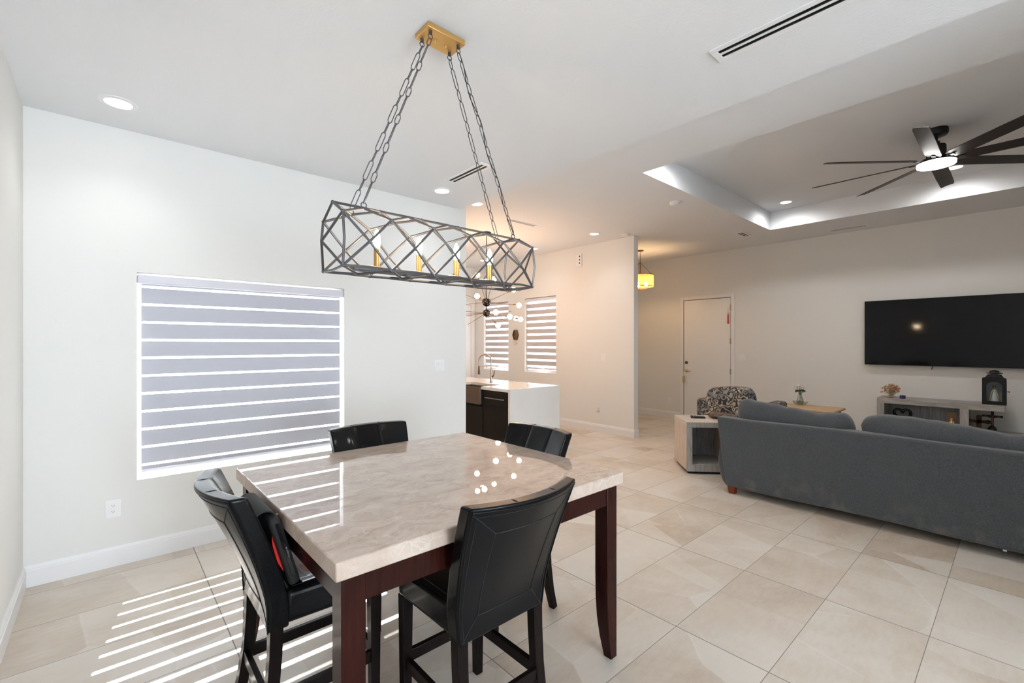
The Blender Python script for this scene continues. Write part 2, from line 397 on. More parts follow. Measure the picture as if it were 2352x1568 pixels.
def tag(o, label, cat, group=None, kind=None):
    o['label'] = label; o['category'] = cat
    if group: o['group'] = group
    if kind: o['kind'] = kind
    return o
def thing(name, label, cat, loc=(0, 0, 0), rz=0, group=None):
    o = bpy.data.objects.new(name, None); COL.objects.link(o); o.empty_display_size = 0.1
    o.location = loc; o.rotation_euler = (0, 0, rz)
    return tag(o, label, cat, group)
def struct(o): o['kind'] = 'structure'; return o
def sthing(name):
    o = bpy.data.objects.new(name, None); COL.objects.link(o); return struct(o)
def dup(root, loc, rz, label, group=None):
    r = root.copy(); COL.objects.link(r); r.location = loc; r.rotation_euler = (0, 0, rz); r['label'] = label
    if group: r['group'] = group
    for ch in list(root.children):
        c = ch.copy(); COL.objects.link(c); c.parent = r
        for g in list(ch.children):
            d = g.copy(); COL.objects.link(d); d.parent = c
    return r

# ------------------------------------------------------------------ the room
ZD, ZM, ZT = 3.06, 3.33, 3.61         # dining ceiling, main ceiling, tray
XL, YW, XE, XK, XT, YK, YB = -0.40, 4.22, 3.05, 6.48, 8.85, 8.60, -6.5
struct(MB().box(XL - .12, XT + .15, YB - .15, YK + .15, -.12, 0).build('floor', 'floor'))
struct(MB().box(XL - .12, 2.96, YB - .12, YW + .14, ZD, ZD + .75).build('ceiling', 'ceil'))
def main_ceiling():
    m = MB(); tx0, tx1, ty0, ty1 = 4.165, 7.76, -1.75, 2.64; z1 = ZT + .2
    for b in ((2.96, tx0, YB - .12, YK + .12), (tx1, XT + .12, YB - .12, YK + .12), (tx0, tx1, ty1, YK + .12), (tx0, tx1, YB - .12, ty0)):
        m.box(*b, ZM, z1)
    m.box(tx0, tx1, ty0, ty1, ZT, z1)
    return struct(m.build('ceiling', 'ceil'))
main_ceiling()
def wall_with_holes(name, axis, p0, p1, a0, a1, z0, z1, holes):
    """axis 'y': wall across y (thickness p0..p1), running along x; holes = (a0,a1,z0,z1)"""
    m = MB(); cuts = sorted({a0, a1, *[h[0] for h in holes], *[h[1] for h in holes]})
    for u0, u1 in zip(cuts, cuts[1:]):
        hs = [h for h in holes if h[0] <= u0 + 1e-6 and h[1] >= u1 - 1e-6]
        spans = [(z0, z1)] if not hs else [(z0, hs[0][2]), (hs[0][3], z1)]
        for s0, s1 in spans:
            if s1 - s0 < 1e-4: continue
            if axis == 'y': m.box(u0, u1, p0, p1, s0, s1)
            else: m.box(p0, p1, u0, u1, s0, s1)
    bmesh.ops.remove_doubles(m.bm, verts=m.bm.verts[:], dist=1e-5)
    # drop the internal faces between the pieces
    seen = {}
    for f in m.bm.faces: seen.setdefault(tuple(round(c, 4) for c in f.calc_center_median()), []).append(f)
    bmesh.ops.delete(m.bm, geom=[f for fs in seen.values() if len(fs) > 1 for f in fs], context='FACES_ONLY')
    return struct(m.build(name, 'wall'))
W1 = (0.158, 1.655, 0.573, 2.062)
wall_with_holes('wall_window', 'y', YW, YW + .14, XL - .12, XE, 0, 3.5, [W1])
wall_with_holes('wall_left', 'x', XL - .12, XL, YB - .12, YW, 0, 3.4, [])
wall_with_holes('wall_back', 'y', YB - .12, YB, XL, XT + .12, 0, 3.5, [(-0.3, 2.2, 0.0, 2.4)])  # the opening is added, out of view, to go with the patio lamp
wall_with_holes('wall_light_block', 'x', 2.96, 3.10, YB, -1.5, 0, 3.33, [])  # unseen partition, added to keep patio light off the living side
wall_with_holes('wall_television', 'x', XT, XT + .12, YB, 6.05, 0, 3.5, [])
wall_with_holes('wall_foyer', 'y', 5.95, 6.05, XK + .12, XT, 0, 3.5, [])
KW1, KW2 = (6.008, 6.892, 0.972, 2.485), (7.41, 8.26, 0.966, 2.465)
wall_with_holes('wall_kitchen', 'x', XK, XK + .12, 4.265, YK + .12, 0, 3.5, [KW1, KW2])
wall_with_holes('wall_pantry', 'y', YK, YK + .12, XE - .15, XK, 0, 3.5, [])
wall_with_holes('wall_kitchen_left', 'x', XE - .14, XE, YW + .14, YK, 0, 3.5, [])
# ground outside the windows
struct(MB().box(-14, 24, 4.6, 26, -.3, -.2).build('ground_outside', mk('pale_ground', (0.50, 0.47, 0.42), 0.9, noise=(2, .1))))

def baseboard(name, segs):
    """segs: (p, q, normal) on the floor; moulded profile pushed out along the normal"""
    m = MB(); H, T = .135, .016
    for p, q, nrm in segs:
        p, q, nv = Vector((*p, 0)), Vector((*q, 0)), Vector((*nrm, 0))
        prof = [(0, 0), (T, 0), (T, H - .032), (T * .75, H - .028), (T * .75, H - .018), (T * .35, H), (0, H)]
        m.hexa([p + nv * a + Vector((0, 0, z)) for a, z in prof], [q + nv * a + Vector((0, 0, z)) for a, z in prof])
    return struct(m.build(name, 'trim'))
baseboard('baseboard_window', [((XL, YW), (XE, YW), (0, -1)), ((XE, YW), (XE, YW + .14), (1, 0))])
baseboard('baseboard_left', [((XL, YB), (XL, YW - .016), (1, 0))])
baseboard('baseboard_kitchen', [((XK, 4.265 - .016), (XK, YK), (-1, 0)), ((XK, 4.265), (XK + .12, 4.265), (0, -1))])
baseboard('baseboard_television', [((XT, YB), (XT, 3.62), (-1, 0)), ((XT, 4.712), (XT, 5.95), (-1, 0))])
baseboard('baseboard_foyer', [((XK + .12, 5.95), (XT - .016, 5.95), (0, -1))])

def window(n, axis, wall_in, depth, a0, a1, z0, z1):
    """white vinyl frame and pane set at the outer side of the opening"""
    root = sthing('window_%d' % n); f = MB(); w = .045; e = .0005
    p0, p1 = wall_in + depth - .06, wall_in + depth - .015
    a0 += e; a1 -= e; z0 += e; z1 -= e
    def B(m, u0, u1, s0, s1, q0=p0, q1=p1):
        m.box(u0, u1, q0, q1, s0, s1) if axis == 'y' else m.box(q0, q1, u0, u1, s0, s1)
    B(f, a0, a1, z0, z0 + w); B(f, a0, a1, z1 - .02, z1); B(f, a0, a0 + w, z0 + w, z1 - .02); B(f, a1 - w, a1, z0 + w, z1 - .02)
    f.build('window_frame', 'white_metal', root)
    g = MB(); B(g, a0 + w, a1 - w, z0 + w, z1 - .02, p0 + .02, p0 + .026); g.build('pane', 'glass', root)
    return root
window(1, 'y', YW, .14, *W1); window(2, 'x', XK, .12, *KW1); window(3, 'x', XK, .12, *KW2)
pd = sthing('window_4')  # added patio glazing, never in view, gives the fill lamp an opening
g = MB(); px0, px1 = -.298, 2.198
g.box(px0, px0 + .058, YB - .09, YB - .03, 0, 2.398); g.box(px1 - .058, px1, YB - .09, YB - .03, 0, 2.398); g.box(px0 + .058, px1 - .058, YB - .09, YB - .03, 2.34, 2.398); g.box(.92, .98, YB - .09, YB - .03, 0, 2.34)
g.build('window_frame', 'white_metal', pd)
MB().box(px0 + .058, px1 - .058, YB - .065, YB - .059, 0, 2.34).build('pane', 'glass', pd)

def door():
    d = sthing('door_1'); y0, y1, zt = 3.692, 4.640, 2.436; x = XT
    c = MB(); cw = .072
    for b in ((y0 - cw, y0, 0, zt + cw), (y1, y1 + cw, 0, zt + cw), (y0, y1, zt, zt + cw)): c.box(x - .018, x, b[0], b[1], b[2], b[3])
    c.build('casing', 'trim', d, bevel=.004)
    MB().box(x - .006, x, y0 + .009, y1 - .011, .012, zt - .010).build('door_slab', 'trim', d)
    g = MB(); g.box(x - .0015, x, y0, y0 + .009, 0, zt); g.box(x - .0015, x, y1 - .011, y1, 0, zt); g.box(x - .0015, x, y0 + .009, y1 - .011, zt - .010, zt); g.build('jamb_gap_shade', 'dark', d)  # dark strips put the shadow line of the door gap into colour
    k = MB(); yh, zh = y1 - .062, 1.0
    k.lathe([(.032, 0), (.030, .012), (.012, .018), (.012, .05)], n=20)
    for v in k.bm.verts: v.co = Vector((x - .006 - v.co.z, yh + v.co.x, zh + v.co.y))
    k.tube([(x - .05, yh, zh), (x - .055, yh - .04, zh), (x - .052, yh - .115, zh - .004)], [.011, .010, .008], 10)
    h = k.build('door_handle', 'brass', d, smooth=True)
    k = MB(); k.lathe([(.033, 0), (.030, .014), (.010, .016), (.010, .024)], n=20)
    for v in k.bm.verts: v.co = Vector((x - .006 - v.co.z, yh + v.co.x, 1.165 + v.co.y))
    k.build('deadbolt', 'bronze', d, smooth=True)
    for z in (.25, 1.02, 1.60, 2.24):
        MB().box(x - .022, x - .016, y0 - .012, y0 + .014, z - .055, z + .055).build('hinge', 'steel', d)
    return d
door()
pt = sthing('door_2')                    # pantry door in the far kitchen wall
c = MB(); yk = YK
for b in ((5.32, 5.40, 0, 2.53), (6.36, 6.455, 0, 2.53), (5.40, 6.36, 2.44, 2.53)): c.box(b[0], b[1], yk - .02, yk, b[2], b[3])
c.build('casing', 'trim', pt, bevel=.004)
c = MB(); c.box(5.404, 6.356, yk - .008, yk, .01, 2.436)
for z in ((.2, 1.1), (1.25, 2.3)):
    c.box(5.52, 5.86, yk - .014, yk - .008, *z); c.box(5.92, 6.24, yk - .014, yk - .008, *z)
c.build('door_slab', 'trim', pt, bevel=.003)

# ------------------------------------------------------------------ blinds
def blind(name, label, axis, wall_in, a0, a1, ztop, zbot, mat, cass_h, inset, tassel=True):
    r = thing(name, label, 'blind'); 
    def B(m, u0, u1, q0, q1, s0, s1):
        m.box(u0, u1, wall_in + q0, wall_in + q1, s0, s1) if axis == 'y' else m.box(wall_in + q0, wall_in + q1, u0, u1, s0, s1)
    m = MB(); B(m, a0, a1, .004, .066, ztop - cass_h, ztop - .012); m.build('cassette', 'cassette', r, bevel=.008)
    m = MB(); B(m, a0 + inset, a1 - inset, .040, .0408, zbot + .012, ztop - cass_h); m.build('cloth', mat, r)
    m = MB(); B(m, a0 + inset, a1 - inset, .030, .050, zbot, zbot + .022); m.build('bottom_rail', 'cassette', r, bevel=.004)
    m = MB(); u = a1 - .010
    for du in (-.004, .004):
        pts = [(u + du, wall_in + .03, ztop - cass_h), (u + du, wall_in + .03, 1.02)]
        if axis == 'x': pts = [(wall_in + .03, u + du, ztop - cass_h), (wall_in + .03, u + du, 1.25)]
        m.tube(pts, .0012, 6)
    m.build('bead_chain', 'plastic', r)
    return r
blind('roller_blind', 'wide lavender-grey day-and-night blind on the dining window with thin bright gaps', 'y', YW, W1[0] + .002, W1[1] - .002, 2.058, 0.612, 'zebra_big', .072, .024)
blind('roller_blind', 'kitchen window blind nearer the wall end, right of the small wall ornament', 'x', XK, KW1[0] + .002, KW1[1] - .002, 2.480, 1.03, 'zebra_small', .065, .006)
blind('roller_blind', 'kitchen window blind behind the black bulb-burst pendant and tall faucet', 'x', XK, KW2[0] + .002, KW2[1] - .002, 2.460, 1.03, 'zebra_small', .065, .006)

# ------------------------------------------------------------------ electrics on walls and ceilings
def plate(name, label, cat, loc, rz, w, h, kind, group=None):
    """wall plate built in local space, facing -y"""
    r = thing(name, label, cat, loc, rz, group)
    MB().box(-w / 2, w / 2, -.006, 0, -h / 2, h / 2).build('cover_plate', 'plastic', r, bevel=.002)
    if kind == 'outlet':
        for z in (-.02, .02):
            s = MB().lathe([(.0165, 0), (.0165, .003)], n=20)
            for v in s.bm.verts: v.co = Vector((v.co.x, -.006 - v.co.z, z + v.co.y * .82))
            o = s.build('receptacle', 'plastic', r)
            d = MB(); d.box(-.0075, -.0055, -.0097, -.009, z - .002, z + .006); d.box(.0055, .0075, -.0097, -.009, z - .002, z + .005)
            d.box(-.002, .002, -.0097, -.009, z - .009, z - .0055); d.build('slot', 'dark', o)
    else:
        for i in range(kind):
            x = (i - (kind - 1) / 2) * .033 if kind > 1 else 0
            MB().hexa([(x - .0125, -.006, -.033), (x + .0125, -.006, -.033), (x + .0125, -.006, .033), (x - .0125, -.006, .033)],
                      [(x - .0125, -.007, -.033), (x + .0125, -.007, -.033), (x + .0125, -.012, .033), (x - .0125, -.012, .033)]).build('rocker', 'plastic', r)
    return r
plate('light_switch', 'white three-rocker wall switch right of the dining window', 'light switch', (2.695, YW, 1.315), 0, .125, .12, 3)
plate('wall_outlet', 'white socket low on the wall below the dining window', 'outlet', (0.03, YW, .402), 0, .085, .125, 'outlet')
plate('light_switch', 'faint white wall switch on the warm-lit kitchen wall', 'light switch', (XK, 4.875, 1.314), R(-90), .105, .12, 2)
po = plate('wall_outlet', 'white socket on the kitchen wall with a small plug-in unit', 'outlet', (XK, 4.99, .405), R(-90), .075, .118, 'outlet')
MB().box(-.022, .022, -.045, -.0098, -.038, .008).build('plug_in_unit', 'plastic', po, bevel=.008)
plate('light_switch', 'white wall switch right of the front door', 'light switch', (XT, 3.486, 1.29), R(-90), .13, .12, 3)
plate('wall_outlet', 'white socket on the foyer wall left of the front door', 'outlet', (XT, 4.955, .37), R(-90), .075, .118, 'outlet')
ch = thing('door_chime', 'small white box with three dark slots high on the kitchen wall', 'door chime', (XK, 5.41, 3.07), R(-90))
MB().box(-.06, .06, -.045, 0, -.115, .115).build('housing', 'plastic', ch, bevel=.006)
for z in (-.05, .01, .07): MB().box(.02, .04, -.0462, -.045, z - .014, z + .014).build('slot', 'dark', ch)

def downlight(loc, label, power, color, r=.068, group=None, spread=125):
    d = thing('recessed_downlight', label, 'ceiling light', loc, 0, group)
    MB().lathe([(r * 1.42, 0), (r * 1.40, -.004), (r * 1.02, -.006), (r, -.002), (r, 0)], n=36, cap=False).build('trim_ring', 'white_metal', d, smooth=True)
    MB().lathe([(0, -.001), (r, -.001), (r, -.0005), (0, -.0005)], n=36, cap=False).build('lens', 'lens', d)
    s = light('downlight_beam', 'SPOT', (0, 0, -.012), power, color, spot_size=R(spread), spot_blend=1.0, shadow_soft_size=.07)
    s.parent = d
    return d
COOL = (1.0, 0.985, 0.96); WARM = (1.0, 0.86, 0.70)
downlight((0.052, 3.773, ZD), 'large round downlight in the dining ceiling near the left corner', 17, COOL)
downlight((2.470, 3.819, ZD), 'round downlight in the dining ceiling by the slot vent, left of the kitchen', 14, COOL)
downlight((3.515, 4.628, ZM), 'kitchen downlight half hidden by the edge of the dining ceiling', 34, WARM)
downlight((5.903, 4.628, ZM), 'kitchen downlight nearest the end of the kitchen wall', 27, (1.0, .95, .90))
downlight((5.976, 6.104, ZM), 'kitchen downlight seen just past the right end of the cage chandelier', 14, COOL)
downlight((6.013, 7.686, ZM), 'farthest kitchen downlight, seen through the cage chandelier', 12, COOL)
downlight((7.381, 2.300, ZT), 'downlight in the far left corner of the tray ceiling', 58, COOL, spread=174)
downlight((7.398, 0.534, ZT), 'downlight in the tray ceiling right behind the fan light', 58, COOL, spread=174)

downlight((4.55, 2.300, ZT), 'extra unseen downlight added behind the near left corner of the tray ceiling', 58, COOL, spread=174)  # extra lamp, out of view, added to light the near tray faces
downlight((4.55, 0.534, ZT), 'extra unseen downlight added in the tray ceiling above the sofa', 58, COOL, spread=174)  # second extra lamp, also unseen, added for its light

def slot_vent(label, loc, rz, L, W, fr=.032, group=None):
    r = thing('ceiling_vent', label, 'air vent', loc, rz, group)
    f = MB(); x, y = L / 2, W / 2; bar = .014
    f.box(-x, x, -y, -y + fr, -.008, 0); f.box(-x, x, y - fr, y, -.008, 0)
    f.box(-x, -x + fr, -y + fr, y - fr, -.008, 0); f.box(x - fr, x, -y + fr, y - fr, -.008, 0)
    f.box(-x + fr, x - fr, -bar / 2, bar / 2, -.008, 0)
    f.build('frame', 'white_metal', r, bevel=.002)
    MB().box(-x + fr, x - fr, -y + fr, y - fr, -.003, -.0005).build('backing', 'dark', r)
    for s in (-1, 1):
        y0 = s * (bar / 2 + (y - fr)) / 2
        MB().hexa([(-x + fr, y0 - .002, -.007), (x - fr, y0 - .002, -.007), (x - fr, y0 + .002, -.007), (-x + fr, y0 + .002, -.007)],
                  [(-x + fr, y0 - .004, -.003), (x - fr, y0 - .004, -.003), (x - fr, y0, -.003), (-x + fr, y0, -.003)]).build('vane', 'black_metal', r)
    return r
slot_vent('long white two-slot vent in the dining ceiling at the top edge of the photo', (2.385, .62, ZD), R(90), .92, .135)
slot_vent('two-slot vent in the dining ceiling beyond the hanging chains', (2.385, 3.275, ZD), R(90), .56, .135)
slot_vent('narrow two-slot vent in the peach-lit kitchen ceiling', (4.56, 4.905, ZM), 0, .56, .10, .022)
slot_vent('small dark vent below the far left corner of the tray ceiling', (7.72, 3.03, ZM), R(0), .36, .13, .03)
slot_vent('long pale vent in the ceiling strip above the television wall', (8.52, 1.80, ZM), R(90), .50, .13, .025)
for loc, lab in (((5.334, 2.915, ZM), 'white smoke detector on the ceiling left of the tray recess'),
                 ((6.30, 4.30, ZM), 'white smoke detector above the end of the kitchen wall')):
    s = thing('smoke_detector', lab, 'smoke detector', loc)
    MB().lathe([(.068, 0), (.068, -.012), (.058, -.016), (.056, -.034), (.035, -.042), (0, -.043)], n=28, cap=False).build('housing', 'plastic', s, smooth=True)
    MB().lathe([(.012, -.0425), (.011, -.046), (0, -.046)], n=12, cap=False).build('test_button', 'plastic', s)

# ------------------------------------------------------------------ dining table
T0, T1, T2, T3 = 0.493, 1.915, 1.320, 2.680
def table():
    cx, cy = (T0 + T1) / 2, (T2 + T3) / 2
    r = thing('dining_table', 'square counter-height dining table with cream marble top and dark cherry legs', 'table', (cx, cy, 0))
    hx, hy = (T1 - T0) / 2, (T3 - T2) / 2
    top = MB(); top.box(-hx, hx, -hy, hy, .856, .914); top.build('tabletop', 'marble', r, bevel=.005, seg=2)
    ix, iy = hx - .025, hy - .022; L = .076
    a = MB(); t = .022; z0, z1 = .762, .8555
    for s in (-1, 1):
        a.box(-ix + L, ix - L, s * iy - (t + .006 if s > 0 else -.006), s * iy - (.006 if s > 0 else -t - .006), z0, z1)
        a.box(s * ix - (t + .006 if s > 0 else -.006), s * ix - (.006 if s > 0 else -t - .006), -iy + L, iy - L, z0, z1)
    a.build('apron', 'cherry', r)
    for sx in (-1, 1):
        for sy in (-1, 1):
            m = MB(); rings = []
            for z, w in ((.8555, L), (.42, L), (.30, L * .985), (.20, L * .93), (.10, L * .80), (.0, L * .60)):
                ox, oy = sx * ix, sy * iy
                rings.append([m.bm.verts.new((ox - sx * w * p, oy - sy * w * q, z)) for p, q in ((0, 0), (1, 0), (1, 1), (0, 1))])
            for A, B in zip(rings, rings[1:]):
                for j in range(4): m.face([A[j], A[(j + 1) % 4], B[(j + 1) % 4], B[j]])
            m.face(rings[0]); m.face(rings[-1][::-1])
            m.build('leg', 'cherry', r, bevel=.003, seg=2)
    return r
table()

# ------------------------------------------------------------------ counter chairs
def hw(v): return .205 + .052 * v ** 0.8                  # half width of the back, bottom to top
def lean(v): return -.205 - .012 * v - .122 * max(0, v - .18) ** 1.35 / (.82 ** 1.35)
ZB0, ZB1 = .492, 1.022
def back_pt(u, v, front):
    """u -1..1 across, v 0..1 up"""
    bow = .066 * (1 - u * u) * (max(0, v - .10) / .90) ** 0.8
    th = .072 - .012 * v
    return Vector((u * hw(v), lean(v) - bow + (th if front else 0), ZB0 + (ZB1 - ZB0) * v))
def make_chair(label, group):
    r = thing('counter_chair', label, 'chair', (0, 0, 0), 0, group)
    m = MB()
    def fr(a, b):
        u = 2 * a - 1; p = back_pt(u, b, True); p.y += .010 * (1 - u ** 4) * math.sin(math.pi * min(1, max(0, b)) ) 
        for su in (-.36, .36): p.y -= .007 * math.exp(-((u - su) / .035) ** 2)
        return p
    m.slab(fr, lambda a, b: back_pt(2 * a - 1, b, False), 40, 16)
    bk = m.build('backrest', 'leather', r, bevel=.019, seg=5, ang=50)
    w = MB(); eps = Vector((0, -.0005, 0))
    def rear(u, v): return back_pt(u, v, False) + eps
    rim = [rear(-.965, v / 14) for v in range(0, 14)] + [rear(u / 10 * .965, .975) for u in range(-10, 11)] + [rear(.965, v / 14) for v in range(13, -1, -1)]
    w.tube(rim, .0032, 6)
    w.build('piping', 'leather', bk, smooth=True)
    w = MB()
    ui, vb, vt = .60, .17, .80
    inner = [rear(-ui, vb + (vt - vb) * k / 8) for k in range(9)] + [rear(-ui + 2 * ui * k / 8, vt) for k in range(1, 9)] + \
            [rear(ui, vt - (vt - vb) * k / 8) for k in range(1, 9)] + [rear(ui - 2 * ui * k / 8, vb) for k in range(1, 8)]
    w.tube(inner, .0017, 5, closed=True)
    for su in (-1, 1):
        w.tube([rear(su * (ui + (.95 - ui) * k / 4), vt + (.955 - vt) * k / 4) for k in range(5)], .0016, 5)
        w.tube([rear(su * (ui + (.95 - ui) * k / 4), vb - (vb - .01) * k / 4) for k in range(5)], .0016, 5)
        w.tube([rear(su * .90, .01 + .93 * k / 12) for k in range(13)], .0013, 5)
    for su in (-.36, .36):
        g0 = Vector((0, -.0015, 0)); a0, a1 = back_pt(su, 1, True), back_pt(su, 1, False)
        line = []
        for k in range(15):
            v = .26 + .70 * k / 14; q = back_pt(su, v, True) + g0; q.y += .010 * (1 - su ** 4) * math.sin(math.pi * v) - .007; line.append(q)
        line += [a0 * .80 + a1 * .20 + Vector((0, 0, -.001)), a0 * .5 + a1 * .5 + Vector((0, 0, .0006)), a0 * .25 + a1 * .75 + Vector((0, 0, -.001)), back_pt(su, .965, False) + eps]
        w.tube(line, .0019, 6)
    w.tube([rear(-.9 + 1.8 * k / 16, .94) for k in range(17)], .0013, 5)
    w.build('stitching', 'stitch', bk, smooth=True)
    # seat: padded, slightly crowned
    m = MB(); y0, y1 = -.150, .235
    def st(a, b):
        x = (2 * a - 1) * (.208 + .012 * b); cr = .012 * (1 - (2 * a - 1) ** 4) * (1 - (2 * b - 1) ** 4)
        return Vector((x, y0 + (y1 - y0) * b, .628 + cr))
    m.slab(st, lambda a, b: Vector(((2 * a - 1) * (.205 + .010 * b), y0 + (y1 - y0) * b, .500)), 12, 12)
    seat = m.build('seat', 'leather', r, bevel=.024, seg=4, ang=50)
    w = MB()
    for s in (-1, 1): w.tube([(s * .190, y0 + .03, .6345), (s * .197, y1 - .03, .6345)], .0016, 5)
    w.tube([(-.195, y1 - .028, .6345), (.195, y1 - .028, .6345)], .0016, 5)
    w.build('stitching', 'stitch', seat)
    for s in (-1, 1):
        m = MB(); x = s * .186
        pts = [(x, -.176, .52), (x, -.180, .40), (x, -.190, .26), (x, -.212, .12), (x, -.245, 0)]
        m.tube(pts, 1, 4, sq=lambda i: ((.046, .046), (.045, .044), (.043, .042), (.041, .040), (.038, .036))[i], up=(1, 0, 0))
        m.build('leg', 'espresso', r, bevel=.003, seg=2)
        m = MB(); x = s * .188
        m.hexa([(x - .018, .190, 0), (x + .018, .190, 0), (x + .018, .226, 0), (x - .018, .226, 0)],
               [(x - .024, .184, .51), (x + .022, .184, .51), (x + .022, .230, .51), (x - .024, .230, .51)])
        m.build('leg', 'espresso', r, bevel=.003, seg=2)
        m = MB(); m.hexa([(x - .011, -.205, .205), (x + .011, -.205, .205), (x + .011, .195, .205), (x - .011, .195, .205)],
                         [(x - .011, -.190, .252), (x + .011, -.190, .252), (x + .011, .195, .252), (x - .011, .195, .252)])
        m.build('stretcher', 'espresso', r, bevel=.002, seg=2)
    MB().box(-.172, .172, .197, .219, .222, .270).build('stretcher', 'espresso', r, bevel=.002, seg=2)
    MB().box(-.168, .168, -.211, -.189, .205, .250).build('stretcher', 'espresso', r, bevel=.002, seg=2)
    return r
GC = 'counter chairs around the dining table'
chair = make_chair('black leather counter chair at the near table side, its stitched back to the viewer', GC)
chair.location = (1.118, 1.505, 0)
dup(chair, (0.642, 2.028, 0), R(-90), 'black leather counter chair by the window holding a bag and papers', GC)
dup(chair, (1.270, 2.520, 0), R(180), 'black leather counter chair across the table, nearest the dining window', GC)
dup(chair, (1.718, 2.028, 0), R(90), 'black leather counter chair across the table, in front of the kitchen island', GC)

# ------------------------------------------------------------------ bag and papers on the chair
def laptop_bag():
    r = thing('laptop_bag', 'black zipped laptop bag with red lining leaning on the chair back', 'bag', (0.512, 1.975, .643))
    tilt = Matrix.Rotation(R(-16), 4, 'Y')
    def pl(m):
        for v in m.bm.verts: v.co = tilt @ v.co
        return m
    m = MB(); m.box(-.003, .038, -.165, .165, 0, .275)
    pl(m).build('body', 'bag', r, bevel=.016, seg=4)
    m = MB(); m.tube([(.020, -.1655, .04), (.020, -.1675, .10), (.020, -.1675, .20), (.020, -.1655, .255)], 1, 4, sq=(.012, .004), up=(1, 0, 0))
    z = pl(m).build('zip', 'gloss_black', r)
    m = MB(); m.tube([(.024, -.171, .150), (.026, -.172, .142), (.024, -.171, .120)], [.004, .006, .0065], 8); m.ball((.024, -.171, .155), .006, 10)
    pl(m).build('zip_pull', 'grey_metal', z, smooth=True)
    m = MB(); m.prism([(-.008, -.168, .075), (-.016, -.166, .12), (-.014, -.166, .185), (-.008, -.168, .215)], (.006, .02, 0))
    pl(m).build('lining', 'red', r)
    # soft carrying flap rolled over the top edge
    m = MB(); outer = []
    for k in range(15):
        a = R(-35 + 235 * k / 14); outer.append((-.006 + .040 * math.cos(a), .268 + .036 * math.sin(a)))
    inner = [(-.006 + .034 * math.cos(R(-35 + 235 * k / 14)), .268 + .030 * math.sin(R(-35 + 235 * k / 14))) for k in range(14, -1, -1)]
    m.prism([(x, -.12, z) for x, z in outer + inner], (0, .27, 0))
    pl(m).build('flap', 'bag', r, smooth=True)
    m = MB(); m.tube([(.040, -.10, .262), (.046, -.085, .25), (.045, -.07, .235)], .004, 8)
    pl(m).build('buckle', 'brass', r, smooth=True)
    return r
laptop_bag()
def sheet(name, label, loc, rz, w, h, t, bits, tiltx=0):
    o = thing(name, label, 'paper', loc, rz); o.rotation_euler = (tiltx, 0, rz)
    MB().box(-w / 2, w / 2, -h / 2, h / 2, 0, t).build('page', 'paper', o)
    for nm, mt, poly in bits:
        MB().prism([(x, y, t) for x, y in poly], (0, 0, .0004)).build(nm, mt, o)
    return o
sheet('magazine', 'white magazine at the bottom of the pile on the chair seat', (.655, 1.965, .6405), R(3), .21, .26, .005,
      [('print', 'greyprint', [(-.06, -.115), (.03, -.115), (.03, -.113), (-.06, -.113)])])
sheet('envelope', 'white envelope with a clear window in the pile on the chair seat', (.655, 1.930, .6462), R(-5), .20, .17, .002,
      [('window_film', 'greyprint', [(-.05, -.072), (.04, -.072), (.04, -.0705), (-.05, -.0705)])])
br = sheet('brochure', 'pink and white brochure with a paper clip on top of the paper pile', (.658, 1.985, .6490), R(8), .19, .24, .002,
      [('pink_print', 'pink', [(-.085, -.10), (-.01, -.09), (-.005, -.045), (-.085, -.015)]), ('grey_print', 'greyprint', [(-.05, .04), (.03, .03), (.03, .09), (-.03, .10)])])
m = MB(); m.tube([(-.045, -.06, .004), (-.01, -.075, .004), (-.005, -.066, .004), (-.04, -.050, .004), (-.044, -.056, .004), (-.015, -.068, .004)], .0011, 6)
m.build('paper_clip', 'chrome', br)
sheet('booklet', 'dark blue booklet lying on the brochure under the table edge', (.690, 1.985, .6516), R(35), .12, .13, .002,
      [('blue_cover', 'navy', [(-.06, -.065), (.06, -.065), (.06, .065), (-.06, .065)])])

